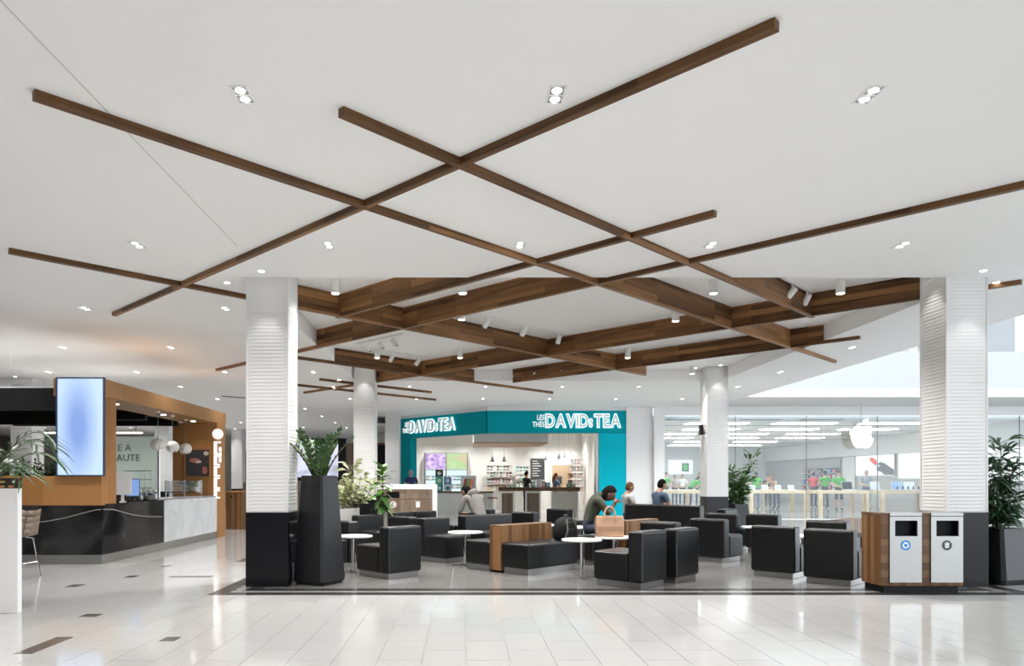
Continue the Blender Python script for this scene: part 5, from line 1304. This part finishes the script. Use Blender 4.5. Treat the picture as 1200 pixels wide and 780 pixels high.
# the poster is read from the camera with its far end at the left: y falls to the right
def flat_yz(pts, m, name, parent, lift):
    mb = MB(); mb.add([(-0.03 - lift, y, z) for y, z in pts], [tuple(range(len(pts)))]); return mb.build(name, m, parent)
flat_yz([(33.62, 1.57), (33.62, 1.82), (33.9, 1.92), (34.35, 2.12), (34.75, 2.2), (34.95, 2.12), (34.75, 2.0), (35.0, 1.92), (35.05, 1.84), (34.9, 1.76), (34.6, 1.70), (34.45, 1.58)], HANDG, 'printed_hand', ps, 0.003)
flat_yz([(34.95, 2.1), (35.2, 2.02), (35.72, 2.36), (35.45, 2.44), (35.1, 2.32)], POSTR, 'printed_phone', ps, 0.005)
flat_yz([(34.75, 2.02), (34.95, 1.95), (35.25, 2.06), (35.0, 2.14)], ICON_W, 'printed_sleeve', ps, 0.006)
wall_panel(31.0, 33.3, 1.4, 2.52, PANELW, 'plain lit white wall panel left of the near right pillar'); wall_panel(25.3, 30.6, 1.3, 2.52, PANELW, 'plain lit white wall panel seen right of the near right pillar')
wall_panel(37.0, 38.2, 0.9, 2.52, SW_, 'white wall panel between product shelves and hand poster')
o = thing('product_shelf', 'grey wall shelf niche of boxed accessories in the store', 'shelf', (AX1 - 0.35, 38.4, 0))
MB().box(0.28, 0.33, 0, 4.2, 0.3, 2.45).build('backing', SGREY, o)
for z in (0.8, 1.1, 1.4, 1.7, 2.0): MB().box(0, 0.28, 0, 4.2, z, z + 0.03).build('shelf_board', ALU, o)
rn = random.Random(2)
for z in (0.83, 1.13, 1.43, 1.73):
    for q in range(8):
        c_ = ['white', 'red', 'blue', 'white', 'black', 'white', 'cream', 'red'][(q + int(z * 10)) % 8]
        b = thing('product_box', f'small {c_} accessory box, {ordinal(7 - q)} from the left in the {["lowest", "second", "third", "top"][round((z - 0.83) / 0.3)]} niche row', 'box', (AX1 - 0.28, 38.5 + q * 0.5, z), 0, 'accessory boxes in the niche'); hh = rn.uniform(0.14, 0.22)
        MB().box(0, 0.12, 0, 0.3, 0, hh).build('carton', PAL[c_], b); MB().box(-0.002, 0, 0.05, 0.25, hh * 0.3, hh * 0.7).build('printed_label', PAL['white' if c_ != 'white' else 'black'], b)
o = thing('wall_screen', 'pale wall screen with green icon at the back of the store', 'screen', (15.2 - 1.6, 47.9, 1.75))
o.location = (13.5, 47.9, 1.75)
MB().box(0, 1.55, 0, 0.08, 0, 0.9).build('panel', emit('pale_screen', (0.85, 0.9, 1.0), 0.55), o); MB().box(0.85, 1.3, -0.02, 0, 0.15, 0.7).build('icon_frame', DARKGREY, o); MB().box(0.93, 1.22, -0.03, -0.02, 0.22, 0.63).build('green_icon', emit('icon_green', (0.1, 0.65, 0.2), 0.35), o)
# ------------------------------------------------------------------ people
SKINS = {'light': mat('skin_light', (0.55, 0.33, 0.23), 0.5, var=0.05), 'tan': mat('skin_tan', (0.36, 0.19, 0.12), 0.5, var=0.05), 'deep': mat('skin_deep', (0.16, 0.08, 0.05), 0.5, var=0.05)}
CL = {}
def cloth(n, c_):
    if n not in CL: CL[n] = mat('cloth_' + n, c_, 0.8, var=0.12, scale=14, bump=0.1)
    return CL[n]
EYE = mat('eye_dark', (0.02, 0.015, 0.012), 0.3); LIPS = mat('lips', (0.30, 0.11, 0.09), 0.5)
HAIRS = {'dark': mat('hair_dark', (0.006, 0.005, 0.0045), 0.7, var=0.3, scale=60, spec=0.06), 'brown': mat('hair_brown', (0.10, 0.05, 0.025), 0.6, var=0.3, scale=60, spec=0.06), 'grey': mat('hair_grey', (0.35, 0.34, 0.33), 0.6, var=0.2, scale=60), 'auburn': mat('hair_auburn', (0.25, 0.09, 0.04), 0.6, var=0.3, scale=60, spec=0.06)}
def stand():
    return dict(pel=(0, 0, .95), waist=(0, 0, 1.08), chest=(0, .01, 1.27), neck=(0, 0, 1.46), head=(0, .02, 1.60),
                shl=(-.19, 0, 1.41), shr=(.19, 0, 1.41), ell=(-.25, -.02, 1.13), elr=(.25, -.02, 1.13), wrl=(-.22, .14, .93), wrr=(.22, .14, .93),
                hil=(-.10, 0, .90), hir=(.10, 0, .90), knl=(-.11, .02, .49), knr=(.11, .02, .49), anl=(-.11, -.02, .08), anr=(.11, -.02, .08), tol=(-.12, .15, .035), tor=(.12, .15, .035))
def sit(lean=0.0, seat=0.43):
    z = seat + 0.10; c_ = math.cos(lean); s_ = math.sin(lean)
    def up(x, h): return (x, h * s_, z + h * c_)
    return dict(pel=(0, 0, z), waist=up(0, .14), chest=up(0, .34), neck=up(0, .53), head=(0, .53 * s_ + .06 + .08 * s_, z + .53 * c_ + .13),
                shl=up(-.19, .47), shr=up(.19, .47), ell=(-.24, .47 * s_ + .08, z + .22), elr=(.24, .47 * s_ + .08, z + .22), wrl=(-.14, .47 * s_ + .28, z + .18), wrr=(.14, .47 * s_ + .28, z + .18),
                hil=(-.10, .03, z - .02), hir=(.10, .03, z - .02), knl=(-.12, .44, z + .0), knr=(.12, .44, z + .0), anl=(-.12, .42, .08), anr=(.12, .42, .08), tol=(-.12, .58, .035), tor=(.12, .58, .035))
RAD = dict(pel=(.155, .115), waist=(.135, .10), chest=(.165, .115), neck=(.058, .058), shl=(.07, .07), shr=(.07, .07), ell=(.047, .047), elr=(.047, .047), wrl=(.031, .031), wrr=(.031, .031),
           hil=(.09, .09), hir=(.09, .09), knl=(.062, .062), knr=(.062, .062), anl=(.042, .042), anr=(.042, .042), tol=(.038, .03), tor=(.038, .03), nk2=(.052, .052))
EDGES = [('pel', 'waist'), ('waist', 'chest'), ('chest', 'neck'), ('neck', 'nk2'), ('chest', 'shl'), ('chest', 'shr'), ('shl', 'ell'), ('ell', 'wrl'), ('shr', 'elr'), ('elr', 'wrr'),
         ('pel', 'hil'), ('pel', 'hir'), ('hil', 'knl'), ('knl', 'anl'), ('anl', 'tol'), ('hir', 'knr'), ('knr', 'anr'), ('anr', 'tor')]
def head_mb(c_, pitch, yaw, skin_i, eye_i, lip_i):
    mb = MB(); nu, nv = 18, 14; rings = []
    for k in range(nv + 1):
        t = -PI / 2 + PI * k / nv; ring = []
        for i in range(nu):
            a = 2 * PI * i / nu; x = math.cos(a) * math.cos(t); y = math.sin(a) * math.cos(t); z = math.sin(t)
            w = 0.075 * (1 - 0.22 * max(0, -z)); dpt = 0.095; h = 0.118
            px_, py_, pz_ = x * w, y * dpt, z * h
            if y > 0.2:
                py_ -= 0.012 * max(0, -z) + 0.006 * max(0, z) * y
                f = math.exp(-((px_ / 0.016) ** 2)) * math.exp(-(((pz_ + 0.018) / 0.026) ** 2)); py_ += 0.024 * f * y       # nose
                py_ -= 0.008 * math.exp(-(((abs(px_) - 0.03) / 0.016) ** 2)) * math.exp(-(((pz_ - 0.008) / 0.016) ** 2))       # eye sockets
                py_ += 0.008 * math.exp(-((px_ / 0.03) ** 2)) * math.exp(-(((pz_ + 0.095) / 0.02) ** 2))                        # chin
            ring.append((px_, py_, pz_))
        rings.append(ring)
    mb.cur = skin_i; mb.loft(rings)
    for s_ in (-1, 1):
        mb.cur = skin_i; mb.ball((s_ * 0.077, -0.005, -0.008), (0.012, 0.02, 0.032), 8, 6)
        mb.cur = eye_i; mb.ball((s_ * 0.03, 0.078, 0.008), (0.012, 0.009, 0.007), 8, 6); mb.ball((s_ * 0.031, 0.083, 0.028), (0.018, 0.007, 0.004), 8, 4)
    mb.cur = lip_i; mb.ball((0, 0.082, -0.058), (0.022, 0.009, 0.007), 8, 6)
    mb.xform(Matrix.Translation(c_) @ Matrix.Rotation(yaw, 4, 'Z') @ Matrix.Rotation(-pitch, 4, 'X'))
    return mb
def hair_mb(c_, pitch, yaw, style):
    mb = MB(); nu, nv = 18, 9; rings = []
    for k in range(nv + 1):
        t = -0.55 + (PI / 2 + 0.55) * k / nv; ring = []
        for i in range(nu):
            a = 2 * PI * i / nu; y = math.sin(a); tt = t
            if y > -0.1: tt = max(t, 0.12 + 0.55 * max(0, y))            # hairline rises over the face
            k_ = 1.13 if style != 'short' else 1.06
            z = math.sin(tt) * 0.118 * k_; r_ = math.cos(tt)
            ring.append((math.cos(a) * r_ * 0.077 * k_, math.sin(a) * r_ * 0.098 * k_ - 0.004, z))
        rings.append(ring)
    mb.loft(rings)
    if style == 'bob':
        mb.ball((0, -0.045, -0.06), (0.085, 0.06, 0.085), 14, 8)
    if style == 'bun':
        mb.ball((0, -0.11, 0.03), (0.05, 0.05, 0.05), 12, 8)
    if style == 'long':
        mb.tube([(0, -0.06, 0.04), (0, -0.10, -0.08), (0, -0.10, -0.20), (0, -0.09, -0.30)], [0.075, 0.085, 0.07, 0.03], 10, 0.6)
    mb.xform(Matrix.Translation(c_) @ Matrix.Rotation(yaw, 4, 'Z') @ Matrix.Rotation(-pitch, 4, 'X'))
    return mb
def hand_mb(mb, wrist, fwd, side, curl=0.5):
    """palm and five unequal bent fingers; fwd: from forearm, side: towards the thumb"""
    f = Vector(fwd).normalized(); s_ = Vector(side); s_ = (s_ - f * s_.dot(f)).normalized(); n = f.cross(s_).normalized(); w = Vector(wrist)
    mb.loft([[w + f * t + s_ * (a * hw) + n * (b * ht) for a, b in ((-1, -1), (1, -1), (1, 1), (-1, 1))] for t, hw, ht in ((-0.01, 0.024, 0.017), (0.03, 0.037, 0.016), (0.085, 0.041, 0.013))])
    for i, (o_, L) in enumerate(((0.031, 0.068), (0.010, 0.078), (-0.011, 0.072), (-0.032, 0.056))):
        p0 = w + f * 0.075 + s_ * o_; d1 = (f * math.cos(curl * 0.6) + n * math.sin(curl * 0.6)); d2 = (f * math.cos(curl * 1.5) + n * math.sin(curl * 1.5)); p1 = p0 + d1 * L * 0.5; p2 = p1 + d2 * L * 0.5
        mb.tube([p0, p1, p2], [0.0092, 0.0085, 0.0065], 6)
    p0 = w + f * 0.025 + s_ * 0.03; p1 = p0 + (f * 0.6 + s_ * 0.75).normalized() * 0.035; p2 = p1 + (f * 0.9 + n * 0.4).normalized() * 0.03
    mb.tube([p0, p1, p2], [0.012, 0.0105, 0.008], 6)
def person(label, loc, rot, J, shirt, trousers, skin='light', hair='dark', style='short', pitch=0.0, yaw=0.0, scale=1.0, sleeves='short', legs='long', hood=False, shoes=None, group=None, curl=0.5, extra=None):
    o = thing('person', label, 'person', loc, rot, group)
    hd = Vector(J['head']); ne_ = Vector(J['neck']); J = dict(J); J['nk2'] = tuple(ne_.lerp(hd, 0.55))
    names = [n for n in RAD if n in J]; idx = {n: i for i, n in enumerate(names)}
    me = bpy.data.meshes.new('body'); me.from_pydata([J[n] for n in names], [(idx[a], idx[b]) for a, b in EDGES], [])
    ob = bpy.data.objects.new('body', me); COL.objects.link(ob)
    ob.modifiers.new('skin', 'SKIN'); sv = me.skin_vertices
    if not sv:
        bm = bmesh.new(); bm.from_mesh(me); bm.verts.layers.skin.verify(); bm.to_mesh(me); bm.free(); sv = me.skin_vertices
    for n in names:
        sv[0].data[idx[n]].radius = RAD[n]; sv[0].data[idx[n]].use_root = (n == 'pel')
    ss = ob.modifiers.new('sub', 'SUBSURF'); ss.levels = 2
    dg = bpy.context.evaluated_depsgraph_get(); dg.update()
    em = bpy.data.meshes.new_from_object(ob.evaluated_get(dg)); bpy.data.objects.remove(ob)
    segs = [(a, b, Vector(J[a]), Vector(J[b])) for a, b in EDGES]
    mb = MB(); vs = [v.co.copy() for v in em.vertices]
    base = len(mb.v); mb.v += [tuple(v) for v in vs]
    # 0 shirt 1 trousers 2 skin 3 shoes 4 eye 5 lips
    for p in em.polygons:
        c_ = Vector((0, 0, 0))
        for i in p.vertices: c_ += vs[i]
        c_ /= len(p.vertices); best = None
        for a, b, va, vb in segs:
            d = vb - va; t = max(0, min(1, (c_ - va).dot(d) / max(d.length_squared, 1e-6))); q = (c_ - (va + d * t)).length
            if best is None or q < best[0]: best = (q, a, b, t)
        _, a, b, t = best
        if (a == 'neck' and not (sleeves == 'long' and t < 0.55)) or (a == 'chest' and b == 'neck' and t > 0.9 and sleeves != 'long'): m = 2
        elif a in ('pel', 'hil', 'hir') and b != 'waist': m = 1
        elif a in ('knl', 'knr'): m = 1 if legs == 'long' else 2
        elif a in ('anl', 'anr'): m = 3
        elif a in ('ell', 'elr'): m = 0 if sleeves == 'long' and t < 0.92 else 2
        elif a in ('shl', 'shr'): m = 0 if sleeves == 'long' or t < 0.6 else 2
        elif a == 'pel': m = 1 if t < 0.35 else 0
        else: m = 0
        mb.f.append([base + i for i in p.vertices]); mb.mi.append(m)
    bpy.data.meshes.remove(em)
    hm = head_mb(hd, pitch, yaw, 2, 4, 5); b0 = len(mb.v); mb.v += hm.v; mb.f += [[b0 + i for i in f] for f in hm.f]; mb.mi += hm.mi
    mb.cur = 2
    for s_, e_, w_ in ((1, 'elr', 'wrr'), (-1, 'ell', 'wrl')):
        f = Vector(J[w_]) - Vector(J[e_]); hand_mb(mb, J[w_], f, Vector((-s_, 0.2, 0.25)), curl)
    body = mb.build('body', [shirt, trousers, SKINS[skin], shoes or cloth('shoes', (0.03, 0.03, 0.03)), EYE, LIPS], o, smooth=True)
    hair_mb(hd, pitch, yaw, style).build('hair', HAIRS[hair], o, smooth=True)
    if hood:
        n_ = Vector(J['neck']); MB().tube([n_ + Vector((-.11, .0, -.02)), n_ + Vector((-.09, -.05, .03)), n_ + Vector((0, -.07, .05)), n_ + Vector((.09, -.05, .03)), n_ + Vector((.11, .0, -.02))], [.03, .04, .05, .04, .03], 10).build('hood', shirt, o, smooth=True)
    if scale != 1.0: o.scale = (scale,) * 3
    return o
# woman in the green jacket, hunched over her phone
OLIVE = cloth('olive', (0.040, 0.046, 0.030)); JEANS = cloth('dark_jeans', (0.018, 0.024, 0.045)); GREEN = cloth('bright_green', (0.05, 0.40, 0.03)); DARK = cloth('black', (0.015, 0.015, 0.016))
j = sit(0.42); h = Vector(j['head'])
j['head'] = (0.0, 0.36, 1.03); j['elr'] = (.20, .34, .73); j['ell'] = (-.20, .36, .74); j['wrr'] = (.05, .42, .88); j['wrl'] = (-.06, .44, .87)
person('person in an olive green jacket hunched over beside the tan handbag', (1.93, 11.6, 0), R(-97), j, OLIVE, JEANS, 'deep', 'dark', 'bob', 0.55, 0.0, 1.06, 'long', shoes=cloth('brown_boots', (0.10, 0.05, 0.03)), curl=0.9)
# hooded man from behind
j = sit(0.55); j['head'] = (-0.02, 0.42, 1.02); j['ell'] = (-.23, .36, .64); j['elr'] = (.22, .34, .64); j['wrl'] = (-.08, .52, .60); j['wrr'] = (.08, .52, .60)
person('person in a pale grey hooded sweatshirt leaning forward, seen from behind', (0.36, 14.18, 0), R(40), j, cloth('pale_grey', (0.23, 0.215, 0.20)), JEANS, 'tan', 'dark', 'short', 0.5, 0.1, 1.06, 'long', hood=True)
# two men on the long sofa
j = sit(0.05); person('person in a dark blue T-shirt sitting behind the long sofa back, looking right', (4.17, 15.6, 0), R(-70), j, cloth('slate_blue', (0.05, 0.08, 0.13)), JEANS, 'tan', 'dark', 'short', 0.1, 0, 1.02)
j = sit(0.0); person('person in a white top sitting at the left end of the long sofa', (3.62, 16.1, 0), R(-80), j, cloth('off_white', (0.38, 0.37, 0.36)), JEANS, 'tan', 'brown', 'short', 0.1, 0, 0.97)
# tea shop
j = sit(0.05, 0.75); j = stand()
person('person in a navy shirt with grey hair behind the walnut waste station', (-1.98, 27.6, 0), R(20), j, cloth('navy', (0.015, 0.035, 0.12)), JEANS, 'light', 'grey', 'short', 0.1, 0, 1.0)
j = stand(); j['wrl'] = (-.12, .38, 1.12); j['wrr'] = (.14, .38, 1.12); j['ell'] = (-.26, .12, 1.12); j['elr'] = (.26, .12, 1.12)
person('person in black serving at the tea shop counter below the menu board', (2.55, 29.6, 0), R(-60), j, DARK, DARK, 'tan', 'dark', 'short', 0.3, 0, 0.98)
person('person with auburn hair and denim shirt at the tea shop counter', (3.62, 28.7, 0), R(-75), j, cloth('denim', (0.16, 0.22, 0.34)), cloth('grey_shorts', (0.35, 0.36, 0.42)), 'light', 'auburn', 'long', 0.1, 0, 0.93, legs='short')
person('person in black standing in front of the tan shop door', (4.42, 30.2, 0), R(80), j, DARK, DARK, 'light', 'brown', 'bun', 0.1, 0, 0.93)
# electronics store
def at(xp, d): return ((xp - CX) / F * d, d, 0)
j2 = stand(); j2['wrl'] = (-.06, .34, 1.05); j2['wrr'] = (.08, .34, 1.05); j2['ell'] = (-.30, .06, 1.12); j2['elr'] = (.30, .06, 1.12)
j3 = stand(); j3['chest'] = (0, .22, 1.2); j3['waist'] = (0, .08, 1.07); j3['neck'] = (0, .36, 1.32); j3['head'] = (0, .46, 1.42); j3['shl'] = (-.19, .32, 1.28); j3['shr'] = (.19, .32, 1.28); j3['ell'] = (-.3, .45, 1.02); j3['elr'] = (.3, .45, 1.02); j3['wrl'] = (-.15, .62, .93); j3['wrr'] = (.15, .62, .93)
G = 'people in the electronics store'
for lab, xp, d, rot, jj, sh, tr, sk, ha, stl, lg, sc in [
    ('person in bright green T-shirt and jeans, back turned, right of the potted tree', 886, 33.0, 10, j2, GREEN, cloth('blue_jeans', (0.10, 0.16, 0.30)), 'light', 'dark', 'short', 'long', 1.0),
    ('person in bright green T-shirt and black shorts standing in the window centre', 983, 31.95, 170, j2, GREEN, DARK, 'light', 'dark', 'short', 'short', 1.0),
    ('person in bright green T-shirt seen from behind, left of the one in shorts', 967, 34.6, 5, j2, GREEN, DARK, 'light', 'dark', 'short', 'long', 1.02),
    ('person in a red top at the left end of the staff table', 953.5, 36.0, -60, j2, cloth('red', (0.60, 0.03, 0.03)), DARK, 'tan', 'dark', 'short', 'long', 1.0),
    ('person in plaid shirt and jeans standing before the laptops', 1015, 32.2, 175, j2, cloth('pale_plaid', (0.30, 0.36, 0.42)), cloth('blue_jeans', (0.10, 0.16, 0.30)), 'light', 'grey', 'short', 'long', 1.03),
    ('person with dark hair and black top behind the window-side table', 900, 35.0, 150, j2, DARK, DARK, 'light', 'dark', 'long', 'long', 0.92),
    ('person in a tan top leaning on the window-side table', 910, 33.5, 120, j3, cloth('tan', (0.45, 0.32, 0.2)), JEANS, 'light', 'auburn', 'long', 'long', 0.98),
    ('person in bright green T-shirt at the far left of the store window', 780, 36.5, -150, j2, GREEN, JEANS, 'light', 'dark', 'short', 'long', 1.0),
    ('person in a striped top in the left part of the store', 790.5, 38.5, 190, j2, cloth('striped', (0.42, 0.36, 0.33)), JEANS, 'light', 'dark', 'short', 'long', 0.93),
    ('person in a white top near the striped one', 799.5, 37.5, 160, j2, cloth('white', (0.7, 0.7, 0.7)), JEANS, 'light', 'brown', 'short', 'long', 0.95),
    ('person in bright green T-shirt bending over the table left of the far pillar', 808, 34.5, -80, j3, GREEN, JEANS, 'light', 'dark', 'short', 'long', 0.98),
    ('person in bright green T-shirt half hidden by the far right pillar', 819, 37.5, 170, j2, GREEN, JEANS, 'light', 'dark', 'short', 'long', 1.0)]:
    person(lab, at(xp, d), R(rot), jj, sh, tr, sk, ha, stl, 0.25, 0, sc, legs=lg, group=G)
